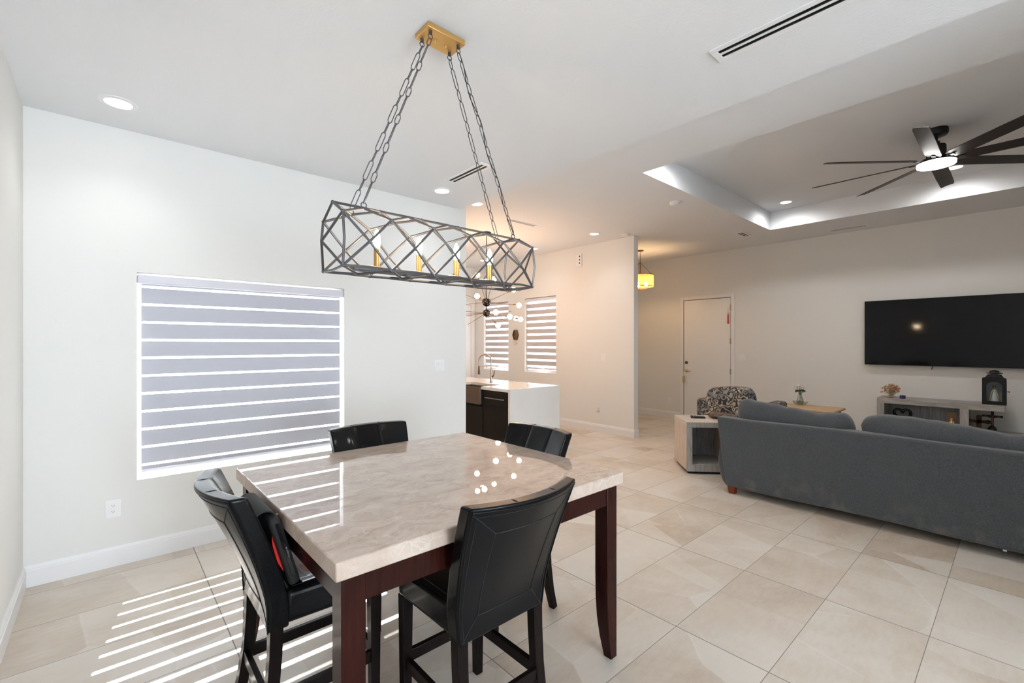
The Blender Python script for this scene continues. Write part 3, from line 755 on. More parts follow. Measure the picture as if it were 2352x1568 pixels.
# ------------------------------------------------------------------ cage chandelier
def chandelier():
    X0, X1, YN, YF, Z0, Z1 = .700, 1.752, 1.800, 2.020, 1.862, 2.078
    XC, YC = (X0 + X1) / 2, 1.91
    r = thing('cage_chandelier', 'long grey geometric cage chandelier hanging over the dining table on chains', 'chandelier', (XC, YC, ZD))
    O = Vector((XC, YC, ZD)); n = 5; L = (X1 - X0) / n; m = MB(); rad = .0055
    def V(x, y, z): return Vector((x, y, z)) - O
    def bar(*p): m.tube(p, rad, 8)
    xs = [X0 + L * i for i in range(n + 1)]
    for s, y in ((-1, YN), (1, YF)):
        for i in range(n):
            xm = (xs[i] + xs[i + 1]) / 2
            S = V(xm, y + s * .018, (Z0 + Z1) / 2); T = V(xm, (y + YC) / 2 + s * .012, Z1 + .042)
            for x in (xs[i], xs[i + 1]):
                bar(V(x, y, Z0), S); bar(V(x, y, Z1), S); bar(V(x, y, Z1), T); bar(V(x, YC, Z1 + .062), T)
            bar(V(xs[i], y, Z0), V(xm, y + s * .016, Z0 + .004), V(xs[i + 1], y, Z0))
        for x in (X0, X1): bar(V(x, y, Z0), V(x, y + s * .016, (Z0 + Z1) / 2), V(x, y, Z1))
    for i in range(n):
        B = V((xs[i] + xs[i + 1]) / 2, YC, Z0 - .012)
        for x in (xs[i], xs[i + 1]):
            for y in (YN, YF): bar(V(x, y, Z0), B)
    for x, s in ((X0, -1), (X1, 1)):
        for y in (YN, YF): bar(V(x, y, Z1), V(x, YC, Z1 + .062)); bar(V(x, y, Z1), V(x + s * .045, YC, (Z0 + Z1) / 2)); bar(V(x, y, Z0), V(x + s * .045, YC, (Z0 + Z1) / 2))
        bar(V(x, YN, Z0), V(x, YC, Z0 - .006), V(x, YF, Z0))
    for x in xs:
        for p in ((YN, Z0), (YF, Z0), (YN, Z1), (YF, Z1), (YC, Z1 + .062)):
            if p[1] < Z1 + .05 or True: m.ball(V(x, *p), .0075, 8)
    cage = m.build('cage', 'grey_metal', r, smooth=True)
    MB().box(-.445, .445, -.030, .030, Z0 + .004 - ZD, Z0 + .024 - ZD).build('lamp_bar', 'grey_metal', r, bevel=.002)
    for x in (.895, 1.108, 1.322, 1.538):
        q = V(x, YC, Z0 + .024)
        so = MB().lathe([(.024, 0), (.024, .004), (.0135, .007), (.0135, .085), (.011, .087), (0, .087)], q, 20).build('lamp_socket', 'gold', r, smooth=True)
        MB().lathe([(.010, .086), (.0145, .100), (.0165, .116), (.014, .140), (.008, .160), (.002, .172), (0, .173)], q, 18, cap=False).build('candle_bulb', 'bulb', so, smooth=True)
    m = MB(); m.box(-.105, .105, -.062, .062, -.026, 0); can = m.build('canopy', 'gold', r, bevel=.003)
    m = MB()
    for x in (-.03, .03): m.cyl((x, 0, -.026), (x, 0, -.034), .005); m.ball((x, 0, -.036), .0055, 10)
    m.build('finial', 'brass', can, smooth=True)
    def link(m, a, b, w, u, rr):
        d = (b - a); ln = d.length; d.normalize(); u = (u - d * u.dot(d)).normalized()
        c = min(.016, ln * .28)
        m.tube([a + u * w * .25, a + d * c + u * w, b - d * c + u * w, b + u * w * .25, b - u * w * .25, b - d * c - u * w, a + d * c - u * w, a - u * w * .25], rr, 6, closed=True)
    for sx in (-1, 1):
        for sy in (-1, 1):
            e = Vector((sx * .080, sy * .038, -.026))
            xm = (xs[0] + xs[1]) / 2 if sx < 0 else (xs[-2] + xs[-1]) / 2
            yy = YN if sy < 0 else YF
            Tp = V(xm, (yy + YC) / 2 + sy * .012, Z1 + .042)
            m = MB(); m.cyl(e, e - Vector((0, 0, .014)), .0085, n=14)
            top = e - Vector((0, 0, .026))
            m.tube([top + Vector((.012 * math.cos(k * math.pi / 6), 0, .012 * math.sin(k * math.pi / 6))) for k in range(12)], .0024, 6, closed=True)
            bot = Tp + Vector((0, 0, .018))
            m.tube([bot + Vector((.012 * math.cos(k * math.pi / 6), 0, -.006 + .012 * math.sin(k * math.pi / 6))) for k in range(12)], .0026, 6, closed=True)
            a = top - Vector((0, 0, .010)); b = bot + Vector((0, 0, .004)); D = (b - a); tot = D.length; D.normalize()
            pat = [.045] + [.112, .058] * 10; acc = 0; seq = []
            for q in pat:
                if acc >= tot - .02: break
                seq.append(q); acc += q
            k = tot / sum(seq); p = a.copy(); side = Vector((0, 1, 0)) if sy > 0 else Vector((1, 0, .3)); oth = D.cross(side)
            for i, q in enumerate(seq):
                e2 = p + D * q * k; ov = D * .003
                link(m, p - ov, e2 + ov, .0095 if q > .05 else .0085, (side, oth)[i % 2], .0023); p = e2
            c = m.build('chain', 'grey_metal', r, smooth=True)
            if sx > 0 and sy < 0:
                w = MB(); N = 40; pts = []
                for i in range(N + 1):
                    t = i / N; pts.append(a + D * tot * t + oth.normalized() * .007 * math.sin(t * 21) + side.normalized() * .006 * math.cos(t * 17))
                w.tube(pts, .0022, 6); w.build('supply_cord', 'dark', c, smooth=True)
    return r
chandelier()

# ------------------------------------------------------------------ kitchen island, faucet, pendant
IX0, IX1, IY0, IY1 = 4.140, 5.145, 4.695, 7.15
def island():
    r = thing('kitchen_island', 'kitchen island with white waterfall countertop and black cabinets', 'kitchen island', ((IX0 + IX1) / 2, (IY0 + IY1) / 2, 0))
    O = r.location; t = .04
    def bx(m, x0, x1, y0, y1, z0, z1): return m.box(x0 - O.x, x1 - O.x, y0 - O.y, y1 - O.y, z0, z1)
    m = MB()      # worktop with the sink cut-out, and the two waterfall ends
    sx0, sx1, sy0, sy1 = IX0 - .01, 4.53, 5.35, 6.12
    for b in ((IX0, IX1, IY0, sy0), (IX0, IX1, sy1, IY1), (sx1, IX1, sy0, sy1)): bx(m, *b, .914 - t, .914)
    bx(m, IX0, IX1, IY0, IY0 + t, 0, .914 - t); bx(m, IX0, IX1, IY1 - t, IY1, 0, .914 - t)
    m.build('countertop', 'quartz', r)
    m = MB(); cf = IX0 + .03
    bx(m, cf + .02, IX1 - .25, IY0 + t, IY1 - t, .0, .62); bx(m, cf + .02, IX1 - .25, IY0 + t, sy0 - .012, .62, .874); bx(m, cf + .02, IX1 - .25, sy1 + .012, IY1 - t, .62, .874)
    m.build('cabinet_body', 'black_cab', r)
    y0, y1 = IY0 + t + .004, sy0 - .014
    for z0, z1 in ((.650, .868), (.10, .645)):
        m = MB(); bx(m, cf, cf + .02, y0, y1, z0, z1); f = m.build('drawer_front' if z0 > .5 else 'cabinet_door', 'black_cab', r, bevel=.002)
        if z0 > .5:
            h = MB(); yc = (y0 + y1) / 2; zz = .76
            h.cyl(Vector((cf - .035, yc - .215, zz)) - O, Vector((cf - .035, yc + .215, zz)) - O, .006, n=12)
            for d in (-.17, .17): h.cyl(Vector((cf - .035, yc + d, zz)) - O, Vector((cf, yc + d, zz)) - O, .005, n=10)
            h.build('handle', 'steel', f, smooth=True)
    for yy in (sy0, sy1 + .02):
        m = MB(); bx(m, cf, cf + .02, yy, yy + .37 if yy < 6 else IY1 - t - .004, .10, .645 if yy > 6 else .61); m.build('cabinet_door', 'black_cab', r, bevel=.002)
    m = MB(); bx(m, cf, cf + .02, sy0 + .375, sy1 + .015, .10, .61); m.build('cabinet_door', 'black_cab', r, bevel=.002)
    m = MB(); bx(m, cf, cf + .02, sy1 + .02, IY1 - t - .004, .65, .868); m.build('drawer_front', 'black_cab', r, bevel=.002)
    # apron-front steel sink: open basin
    m = MB(); w = .012; sy0 += .006; sy1 -= .006; f0, b1 = IX0 - .012, sx1 - .006
    bx(m, f0, f0 + w, sy0, sy1, .645, .905); bx(m, b1 - w, b1, sy0, sy1, .645, .872); bx(m, f0 + w, b1 - w, sy0, sy0 + w, .645, .872); bx(m, f0 + w, b1 - w, sy1 - w, sy1, .645, .872)
    bx(m, f0 + w, b1 - w, sy0 + w, sy1 - w, .645, .657); m.build('sink', 'darksteel', r, bevel=.003)
    return r
island()
def faucet():
    bx, by = 4.700, 5.80
    r = thing('kitchen_faucet', 'tall bronze-steel spring faucet standing on the island behind the sink', 'faucet', (bx, by, .914))
    D = Vector((-.32, .95, 0)).normalized(); D = Vector((-.55, .83, 0)).normalized()
    m = MB().lathe([(.028, 0), (.028, .006), (.020, .010), (.019, .16), (.016, .17), (.016, .20), (0, .20)], n=20, cap=False)
    m.build('base', 'steel', r, smooth=True)
    m = MB(); pts = []; Rr = .105
    pts.append((0, 0, .19)); pts.append((0, 0, .34))
    for k in range(0, 13):
        a = math.pi * k / 12; pts.append(tuple(D * (Rr - Rr * math.cos(a)) + Vector((0, 0, .355 + Rr * math.sin(a)))))
    pts.append(tuple(D * 2 * Rr + Vector((0, 0, .27))))
    m.tube(pts, .0125, 12)
    for i in range(2, len(pts) - 1):
        a, b = Vector(pts[i]), Vector(pts[i + 1])
        for q in range(3):
            c = a + (b - a) * q / 3; t = (b - a).normalized()
            m.tube([c - t * .002, c + t * .002], .016, 10)
    m.build('spring_neck', 'steel', r, smooth=True)
    m = MB(); e = D * 2 * Rr
    m.tube([e + Vector((0, 0, .27)), e + Vector((0, 0, .22)), e + Vector((0, 0, .14)), e + Vector((0, 0, .13))], [.012, .016, .020, .017], 16)
    m.build('spray_head', 'bronze', r, smooth=True)
    m = MB(); m.cyl((0, 0, .265), tuple(e + Vector((0, 0, .262))), .006, n=10); m.build('support_arm', 'steel', r, smooth=True)
    m = MB(); s = Vector((.3, -.95, 0)).normalized()
    m.cyl((0, 0, .10), tuple(s * .035 + Vector((0, 0, .10))), .015); m.tube([s * .035 + Vector((0, 0, .10)), s * .05 + Vector((0, 0, .125)), s * .065 + Vector((0, 0, .19))], [.012, .008, .007], 10)
    m.build('lever', 'bronze', r, smooth=True)
    return r
faucet()
def sputnik():
    cx, cy = 4.535, 5.715
    r = thing('sputnik_pendant', 'black bulb-burst pendant with glowing globe bulbs over the kitchen island', 'pendant light', (cx, cy, ZM))
    MB().lathe([(.075, 0), (.073, -.018), (.02, -.028), (0, -.028)], n=28, cap=False).build('canopy', 'black_metal', r, smooth=True)
    zt, zb = 2.215 - ZM, 2.040 - ZM
    MB().cyl((0, 0, -.02), (0, 0, zb), .006, n=10).build('stem', 'black_metal', r)
    hubs = {}
    for z, rr in ((zt, .072), (zb, .060)): hubs[z] = MB().ball((0, 0, z), rr, 24).build('hub', 'gloss_black', r, smooth=True)
    dirs = [(zt, -0.263, -0.101, -1.046, 1), (zt, 0.457, -0.273, -1.158, 1), (zb, -0.238, -0.525, -1.316, 1), (zb, 0.049, -0.512, -1.369, 1), (zb, 0.512, -0.255, -1.382, 1), (zb, 0.722, 0.094, -1.345, 1), (zb, 0.075, -0.201, -1.491, 1), (zt, 0.394, -0.216, -0.904, 1), (zt, -0.045, 0.174, -0.664, 1), (zt, -0.208, -0.216, -0.818, 1), (zt, 0.346, 0.227, -0.684, 1), (zt, -0.346, 0.441, -0.925, 1), (zt, -0.536, 0.209, -1.197, 1), (zb, -0.304, 0.605, -1.225, 1), (zb, -0.498, 0.242, -1.377, 1), (zb, -0.063, 0.725, -1.281, 1), (zb, 0.017, 0.520, -1.456, 0), (zt, 0.494, 0.163, -1.106, 0), (zb, 0.627, 0.111, -1.229, 0), (zb, 0.528, 0.133, -1.395, 0)]
    for z, a, b, c, k in dirs:
        o = Vector((0, 0, z)); d = Vector((a, b, c)) - o; ln = d.length - (.062 if k else 0); d.normalize()
        ro = MB().cyl(o, o + d * ln, .0042, n=8).build('rod', 'bronze', r)
        if not k: continue
        p = o + d * ln
        MB().tube([p - d * .035, p - d * .03, p + d * .02, p + d * .025], [.006, .014, .014, .010], 12).build('lamp_socket', 'bronze', ro, smooth=True)
        g = MB(); g.ball(p + d * .062, .040, 14); g.tube([p + d * .022, p + d * .035], [.012, .022], 12); g.build('globe_bulb', 'globe', ro, smooth=True)
    return r
sputnik()
orn = thing('wall_ornament', 'small dark hexagonal hanging ornament between the two kitchen windows', 'wall ornament', (XK, 7.155, 1.735), R(-90))
m = MB(); hexo = [(-.092, 0), (-.046, .108), (.046, .108), (.092, 0), (.046, -.108), (-.046, -.108)]
a = [m.bm.verts.new((x, -.002, z)) for x, z in hexo]; b = [m.bm.verts.new((x, -.03, z)) for x, z in hexo]; c = [m.bm.verts.new((x * .78, -.03, z * .80)) for x, z in hexo]; d = [m.bm.verts.new((x * .78, -.012, z * .80)) for x, z in hexo]
for A, B in ((a, b), (b, c), (c, d)):
    for i in range(6): m.face([A[i], A[(i + 1) % 6], B[(i + 1) % 6], B[i]])
m.face(a)
m.build('frame', 'bronze', orn)
MB().prism([(x * .77, -.016, z * .79) for x, z in hexo], (0, .003, 0)).build('glass_panel', 'amber', orn)
m = MB(); m.ball((-.02, -.018, .03), .022, 12, (1, .3, 1)); m.ball((.022, -.018, .0), .022, 12, (1, .3, 1)); m.ball((-.01, -.018, -.04), .026, 12, (1, .3, 1)); m.build('medallions', 'bronze', orn, smooth=True)
m = MB(); m.tube([(-.03, -.012, .105), (0, -.008, .15), (.03, -.012, .105)], .0015, 6); m.build('hanging_cord', 'straw', orn)
for x, z in ((-.030, -.19), (.034, -.165)):
    m = MB(); m.tube([(x, -.014, -.103), (x, -.014, z)], .0018, 6); m.ball((x, -.014, z - .012), .011, 10, (.8, .5, 1.5)); m.build('pendant', 'brass', orn, smooth=True)

# ------------------------------------------------------------------ foyer pendant
fp = thing('drum_pendant', 'amber drum shade pendant glowing in the foyer behind the kitchen wall', 'pendant light', (7.60, 4.865, ZM))
MB().lathe([(.065, 0), (.063, -.016), (.015, -.024), (0, -.024)], n=24, cap=False).build('canopy', 'bronze', fp, smooth=True)
MB().cyl((0, 0, -.02), (0, 0, -.23), .005, n=8).build('stem', 'bronze', fp)
m = MB()
for k in range(3): m.tube([(0, 0, -.23), (.24 * math.cos(R(25 + 120 * k)), .24 * math.sin(R(25 + 120 * k)), -.47)], .004, 6)
m.build('hanger', 'bronze', fp)
m = MB(); m.lathe([(.25, -.48), (.25, -.70), (.247, -.70), (.247, -.48), (.25, -.48)], n=48, cap=False); sh = m.build('shade', 'shade', fp, smooth=True)
m = MB()
for z in (-.48, -.695): m.tube([(.252 * math.cos(R(k * 9)), .252 * math.sin(R(k * 9)), z) for k in range(40)], .005, 6, closed=True)
m.build('band', 'bronze', sh)
m = MB(); m.cyl((0, 0, -.23), (0, 0, -.76), .006, n=8)
for k in range(3): a = R(60 + 120 * k); m.tube([(0, 0, -.75), (.11 * math.cos(a), .11 * math.sin(a), -.745), (.11 * math.cos(a), .11 * math.sin(a), -.70)], .006, 8)
m.build('lamp_arms', 'bronze', fp, smooth=True)
for k in range(3):
    a = R(60 + 120 * k); MB().ball((.11 * math.cos(a), .11 * math.sin(a), -.645), .036, 14, (1, 1, 1.25)).build('bulb', mk('lit_amber_bulb', (1, .8, .5), .3, emit=((1.0,   .62, .30), 130)) if k == 0 else bpy.data.materials['lit_amber_bulb'], fp, smooth=True)

# ------------------------------------------------------------------ ceiling fan
def fan():
    r = thing('ceiling_fan', 'black eight-blade ceiling fan with a lit round lamp in the tray ceiling', 'ceiling fan', (5.967, .56, ZT))
    MB().lathe([(.088, 0), (.090, -.045), (.080, -.062), (.03, -.070), (0, -.070)], n=32, cap=False).build('canopy', 'black_metal', r, smooth=True)
    MB().cyl((0, 0, -.065), (0, 0, -.14), .013).build('downrod', 'black_metal', r)
    MB().lathe([(.028, -.118), (.030, -.150), (.070, -.155), (.074, -.165), (.074, -.262), (.060, -.272), (.10, -.278), (.125, -.290), (.125, -.312), (0, -.312)], n=36, cap=False).build('motor_housing', 'black_metal', r, smooth=True)
    MB().lathe([(.128, -.312), (.150, -.314), (.151, -.322), (.143, -.3225), (.12, -.322)], n=40, cap=False).build('lamp_ring', 'black_metal', r, smooth=True)
    MB().lathe([(.143, -.322), (.143, -.344), (.09, -.350), (0, -.351)], n=40, cap=False).build('lamp_lens', 'fanlens', r, smooth=True)
    for k in range(8):
        a = R(45 * k); rot = Matrix.Rotation(a, 4, 'Z') @ Matrix.Translation((0, 0, -.300)) @ Matrix.Rotation(R(-15), 4, 'X')
        m = MB()
        prof = [(.15, -.045, .045), (.20, -.060, .060), (.60, -.062, .062), (.95, -.058, .060), (1.005, -.050, .060), (1.02, -.046, .056)]
        top, bot = [], []
        for q, lo, hi in prof:
            top.append([m.bm.verts.new(rot @ Vector((q, lo, .0035))), m.bm.verts.new(rot @ Vector((q, (lo + hi) / 2, .007))), m.bm.verts.new(rot @ Vector((q, hi, .0035)))])
            bot.append([m.bm.verts.new(rot @ Vector((q, lo, -.0035))), m.bm.verts.new(rot @ Vector((q, (lo + hi) / 2, .000))), m.bm.verts.new(rot @ Vector((q, hi, -.0035)))])
        for i in range(len(prof) - 1):
            for j in range(2):
                m.face([top[i][j], top[i + 1][j], top[i + 1][j + 1], top[i][j + 1]]); m.face([bot[i][j], bot[i][j + 1], bot[i + 1][j + 1], bot[i + 1][j]])
            m.face([top[i][0], bot[i][0], bot[i + 1][0], top[i + 1][0]]); m.face([top[i][2], top[i + 1][2], bot[i + 1][2], bot[i][2]])
        for e in (0, -1):
            for j in range(2): m.face([top[e][j], top[e][j + 1], bot[e][j + 1], bot[e][j]])
        bl = m.build('blade', 'blade', r, smooth=True)
        m = MB(); m.box(.09, .20, -.016, .016, -.011, -.004, rot); m.build('blade_iron', 'black_metal', bl, bevel=.003)
    return r
fan()

# ------------------------------------------------------------------ sofa
def sofa():
    Y0, Y1, X = -.34, 2.110, 4.80
    r = thing('sofa', 'long charcoal grey sofa seen from behind with two slumped back cushions', 'sofa', (X, (Y0 + Y1) / 2, 0))
    half = (Y1 - Y0) / 2
    m = MB()
    def outer(a, b): # back sheet; slight flare towards the top
        s = 2 * a - 1; w = half - .045 + .085 * b; return Vector((.012 - .018 * b + .004 * math.sin(a * 17) * math.sin(b * 3), s * w, .072 + .713 * b - .006 * math.sin(a * 9)))
    def inn(a, b):
        p = outer(a, b); p.x += .21 - .06 * b; return p
    m.slab(outer, inn, 24, 8)
    m.build('back_frame', 'sofa', r, bevel=.02, seg=3, ang=50)
    m = MB()
    for z, mm in ((.100, .0025),): m.tube([(-.001 + .012 - .018 * .04, -half + .05 + (2 * half - .10) * k / 20, z) for k in range(21)], mm, 6)
    m.build('hem_piping', 'sofa', r, smooth=True)
    m = MB(); m.box(.215, .92, -half + .20, half - .20, .07, .30); m.build('seat_base', 'sofa', r, bevel=.02)
    for s in (-1, 1):
        m = MB()
        def arm(a, b):
            ang = a * 2 * math.pi; rr = 1.0
            return Vector((.03 + .90 * b, s * (half - .075) + .115 * math.cos(ang) * rr, .33 + .27 * math.sin(ang) - .02 * b))
        V = m.grid(arm, 20, 6, wrap_u=True); m.face([c[0] for c in V]); m.face([c[-1] for c in V][::-1])
        m.build('arm', 'sofa', r, bevel=.015, ang=60)
    for i, s in enumerate((1, -1)):
        m = MB(); y0, y1 = (.012, half - .20) if s > 0 else (-half + .20, -.012)
        m.box(.20, .93, y0, y1, .305, .46); m.build('seat_cushion', 'sofa', r, bevel=.05, seg=4)
    def cushion(y0, y1, prof, seed):
        rnd = random.Random(seed); m = MB(); ph = [rnd.uniform(0, 6) for _ in range(4)]
        yc, hw_ = (y0 + y1) / 2, (y1 - y0) / 2
        def zt(s):
            for (a, za), (b, zb) in zip(prof, prof[1:]):
                if a <= s <= b: t = (s - a) / (b - a); t = t * t * (3 - 2 * t); return za + (zb - za) * t
            return prof[-1][1]
        def f(a, b):
            t = b * 2 * math.pi; s = 2 * a - 1; e = (1 - abs(s) ** 12) ** .45
            top = zt(s); zc, hz = (top + .47) / 2, (top - .47) / 2
            cx_, sx_ = math.cos(t), math.sin(t); q = .62
            x = .20 + .115 * math.copysign(abs(cx_) ** q, cx_) * e + .012 * math.sin(5 * s + ph[0]) ; z = zc + hz * math.copysign(abs(sx_) ** q, sx_) * (.40 + .60 * e)
            z += (.004 * math.sin(9 * s + ph[1]) + .003 * math.sin(23 * s + ph[2])) * max(0, sx_)
            x += .010 * math.sin(13 * s + ph[3]) * abs(sx_)
            return Vector((x, yc + hw_ * s * (1 - .03 * (1 - abs(sx_))), z))
        V = m.grid(f, 36, 24)
        m.face([p for p in V[0][:-1]]); m.face([p for p in V[-1][:-1]][::-1])
        bmesh.ops.remove_doubles(m.bm, verts=m.bm.verts[:], dist=1e-5)
        return m.build('back_cushion', 'sofa', r, smooth=True, sub=1)
    off = (Y0 + Y1) / 2
    cushion(.985 - off, 2.02 - off, [(-1, .88), (-.82, .925), (-.4, .905), (.45, .95), (.88, .99), (1, .97)], 3)
    cushion(-.22 - off, .972 - off, [(-1, .87), (-.75, .90), (-.5, .88), (.1, .932), (.7, .945), (1, .925)], 5)
    for sx in (.045, .86):
        for sy in (-1, 1):
            m = MB(); y = sy * (half - .105)
            m.hexa([(sx - .026, y - .03, 0), (sx + .03, y - .03, 0), (sx + .03, y + .03, 0), (sx - .026, y + .03, 0)],
                   [(sx - .032, y - .04, .085), (sx + .036, y - .04, .085), (sx + .036, y + .04, .085), (sx - .032, y + .04, .085)])
            m.build('leg', 'redleg', r, bevel=.003)
    return r
sofa()

# ------------------------------------------------------------------ end table by the sofa, remotes
def end_table():
    r = thing('end_table', 'weathered grey open-fronted end table between the sofa and patterned armchair', 'end table', (5.157, 2.668, 0), R(-47))
    W, D, H = .56, .56, .618; t = .055
    MB().box(0, W, 0, D, H - t, H).build('top', 'wood_t', r, bevel=.004)
    MB().box(.004, t, .012, D, .035, H - t).build('side_panel', 'wood_side', r, bevel=.003)
    MB().box(W - t, W - .004, .012, D, .035, H - t).build('side_panel', 'wood_side', r, bevel=.003)
    MB().box(t, W - t, D - .02, D - .004, .035, H - t).build('back_panel', 'wood_back', r)
    MB().box(t, W - t, .03, D - .02, .035, .105).build('bottom_shelf', 'wood_v', r)
    m = MB(); m.box(.0, t + .012, -.006, .012, .03, H - t - .012); m.box(W - t - .012, W, -.006, .012, .03, H - t - .012)
    m.box(0, W, -.006, .0, H - t - .012, H - .004); m.box(t + .012, W - t - .012, -.006, .030, .03, .115)
    m.build('front_frame', 'wood_v', r, bevel=.003)
    MB().box(.03, W - .03, .03, D - .02, 0, .03).build('plinth', 'dark', r)
    return r
end_table()
for k, (loc, rz, lab) in enumerate((((5.52, 2.705, .6185), R(-58), 'front black remote control of the two on the end table'), ((5.578, 2.742, .6185), R(-58), 'second black remote control lying just behind the first one'))):
    r = thing('remote_control', lab, 'remote control', loc, rz, 'remotes on the end table')
    MB().box(-.085, .085, -.020, .020, 0, .020).build('body', 'gloss_black', r, bevel=.006)
    m = MB()
    for i in range(6):
        for j in (-.009, .009): m.box(-.07 + i * .022, -.058 + i * .022, j - .004, j + .004, .020, .0215)
    m.build('buttons', 'grey_metal', r)

# ------------------------------------------------------------------ patterned armchair and brown cushion
def armchair():
    r = thing('armchair', 'black and silver damask armchair behind the end table', 'armchair', (6.75, 2.74, 0))
    m = MB()
    def f(a, b):      # rolled back, seen from behind
        s = 2 * a - 1; t = b * 2 * math.pi
        top = .90 + .055 * (1 - ((s + .45) / 1.45) ** 2) - .10 * max(0, -s - .72) / .28
        zc, hz = (top + .22) / 2, (top - .22) / 2; e = (1 - abs(s) ** 8) ** .45
        q = .55; c, w = math.cos(t), math.sin(t)
        return Vector((-.22 + .13 * math.copysign(abs(c) ** q, c) * e + .05 * max(0, w), .345 * s, zc + hz * math.copysign(abs(w) ** q, w) * (.6 + .4 * e)))
    V = m.grid(f, 24, 24); m.face(V[0][:-1]); m.face(V[-1][:-1][::-1]); bmesh.ops.remove_doubles(m.bm, verts=m.bm.verts[:], dist=1e-5)
    m.build('back', 'damask', r, smooth=True, sub=1)
    for s in (-1, 1):
        m = MB()
        m.box(-.18, .48, s * .43 - .085, s * .43 + .085, .12, .735)
        m.build('arm', 'damask', r, bevel=.045, seg=4)
    MB().box(-.10, .46, -.345, .345, .12, .30).build('seat_base', 'damask', r, bevel=.02)
    MB().box(-.08, .50, -.34, .34, .305, .46).build('seat_cushion', 'damask', r, bevel=.05, seg=4)
    for x in (-.22, .42):
        for y in (-.40, .40): MB().box(x - .025, x + .025, y - .025, y + .025, 0, .125).build('leg', 'espresso', r)
    return r
armchair()
bc = MB()
def _cu(a, b):
    s, t = 2 * a - 1, b * 2 * math.pi
    e = (1 - abs(s) ** 4) ** .5
    return Vector((5.71 + .115 * math.cos(t) * (.35 + .65 * e), 2.49 + .155 * s, .655 + .036 * math.sin(t) * (.3 + .7 * e)))
V = bc.grid(_cu, 16, 14); bc.face(V[0][:-1]); bc.face(V[-1][:-1][::-1]); bmesh.ops.remove_doubles(bc.bm, verts=bc.bm.verts[:], dist=1e-5)
tag(bc.build('cushion', 'brown_fabric', None, smooth=True), 'small brown patterned cushion at the back of the end table beside the sofa', 'cushion')

# ------------------------------------------------------------------ oak side table with vase
OT = thing('side_table', 'honey oak topped side table in front of the long wall, carrying a flower vase', 'side table', (7.86, 2.15, 0))
MB().box(-.31, .31, -.40, .40, .565, .600).build('tabletop', 'oak', OT, bevel=.012)
for x in (-.25, .25):
    for y in (-.34, .34): MB().box(x - .014, x + .014, y - .014, y + .014, 0, .565).build('leg', 'black_metal', OT)
MB().box(-.24, .24, -.33, .33, .535, .564).build('under_frame', 'black_metal', OT)
gd = thing('glass_dish', 'shallow fluted glass dish under the flower vase on the oak table', 'dish', (8.02, 2.30, .6005))
m = MB(); n = 32
def dish(prof):
    rings = []
    for rr, z in prof: rings.append([m.bm.verts.new(((rr + (.008 * math.cos(8 * 2 * math.pi * i / n) if rr > .07 else 0)) * math.cos(2 * math.pi * i / n), (rr + (.008 * math.cos(8 * 2 * math.pi * i / n) if rr > .07 else 0)) * math.sin(2 * math.pi * i / n), z)) for i in range(n)])
    for A, B in zip(rings, rings[1:]):
        for j in range(n): m.face([A[j], A[(j + 1) % n], B[(j + 1) % n], B[j]])
    m.face(rings[0][::-1]); m.face(rings[-1])
dish([(.05, 0), (.06, .004), (.085, .03), (.105, .058), (.101, .058), (.080, .032), (.055, .008)])
m.build('bowl', 'clear', gd, smooth=True)
va = thing('flower_vase', 'small clear glass vase holding white blossoms with dark green leaves', 'vase', (8.02, 2.30, .6095))
MB().lathe([(.036, 0), (.046, .02), (.050, .055), (.036, .11), (.022, .15), (.030, .185), (.027, .185), (.019, .15), (.032, .11), (.045, .055), (.040, .012), (0, .010)], n=24, cap=False).build('glass', 'clear', va, smooth=True)
m = MB()
for k in range(9):
    a = k * 2.4; d = .02 + .05 * random.random(); m.tube([(0, 0, .03), (.004 * math.cos(a), .004 * math.sin(a), .15), (d * math.cos(a), d * math.sin(a), .24 + .04 * random.random())], .0022, 5)
m.build('stems', 'green', va)
m = MB()
for k in range(12):
    a = k * 2.4; d = .035 + .03 * random.random(); c = Vector((d * math.cos(a), d * math.sin(a), .200 + .03 * random.random())); m.ball(c, .020, 8, (1, .5, .8))
m.build('leaves', 'green', va, smooth=True)
for k in range(7):
    a = k * 2.4 + .6; d = .02 + .012 * k; c = Vector((d * math.cos(a), d * math.sin(a), .290 - .004 * k)); m = MB()
    for q in range(7):
        b = q * .9; m.ball(c + Vector((.014 * math.cos(b), .014 * math.sin(b), .005 * (q % 2))), .014, 8, (1, 1, .6))
    m.build('blossom', 'petal', va, smooth=True)

# ------------------------------------------------------------------ television
tv = thing('television', 'huge black flat television mounted on the long wall', 'television', (XT - .003, .775, 1.716))
MB().box(-.085, -.050, -.862, .862, -.487, .487).build('housing', 'black_metal', tv, bevel=.003)
MB().box(-.0865, -.0852, -.855, .855, -.476, .481).build('screen', 'screen', tv)
MB().box(-.050, 0, -.30, .30, -.22, .22).build('wall_bracket', 'black_metal', tv)
m = MB(); m.tube([(-.06, .09, -.47), (-.06, .088, -.50), (-.058, .098, -.535)], .006, 8); m.build('loose_cable', mk('blue_cable', (.03, .05, .16), .5), tv, smooth=True)

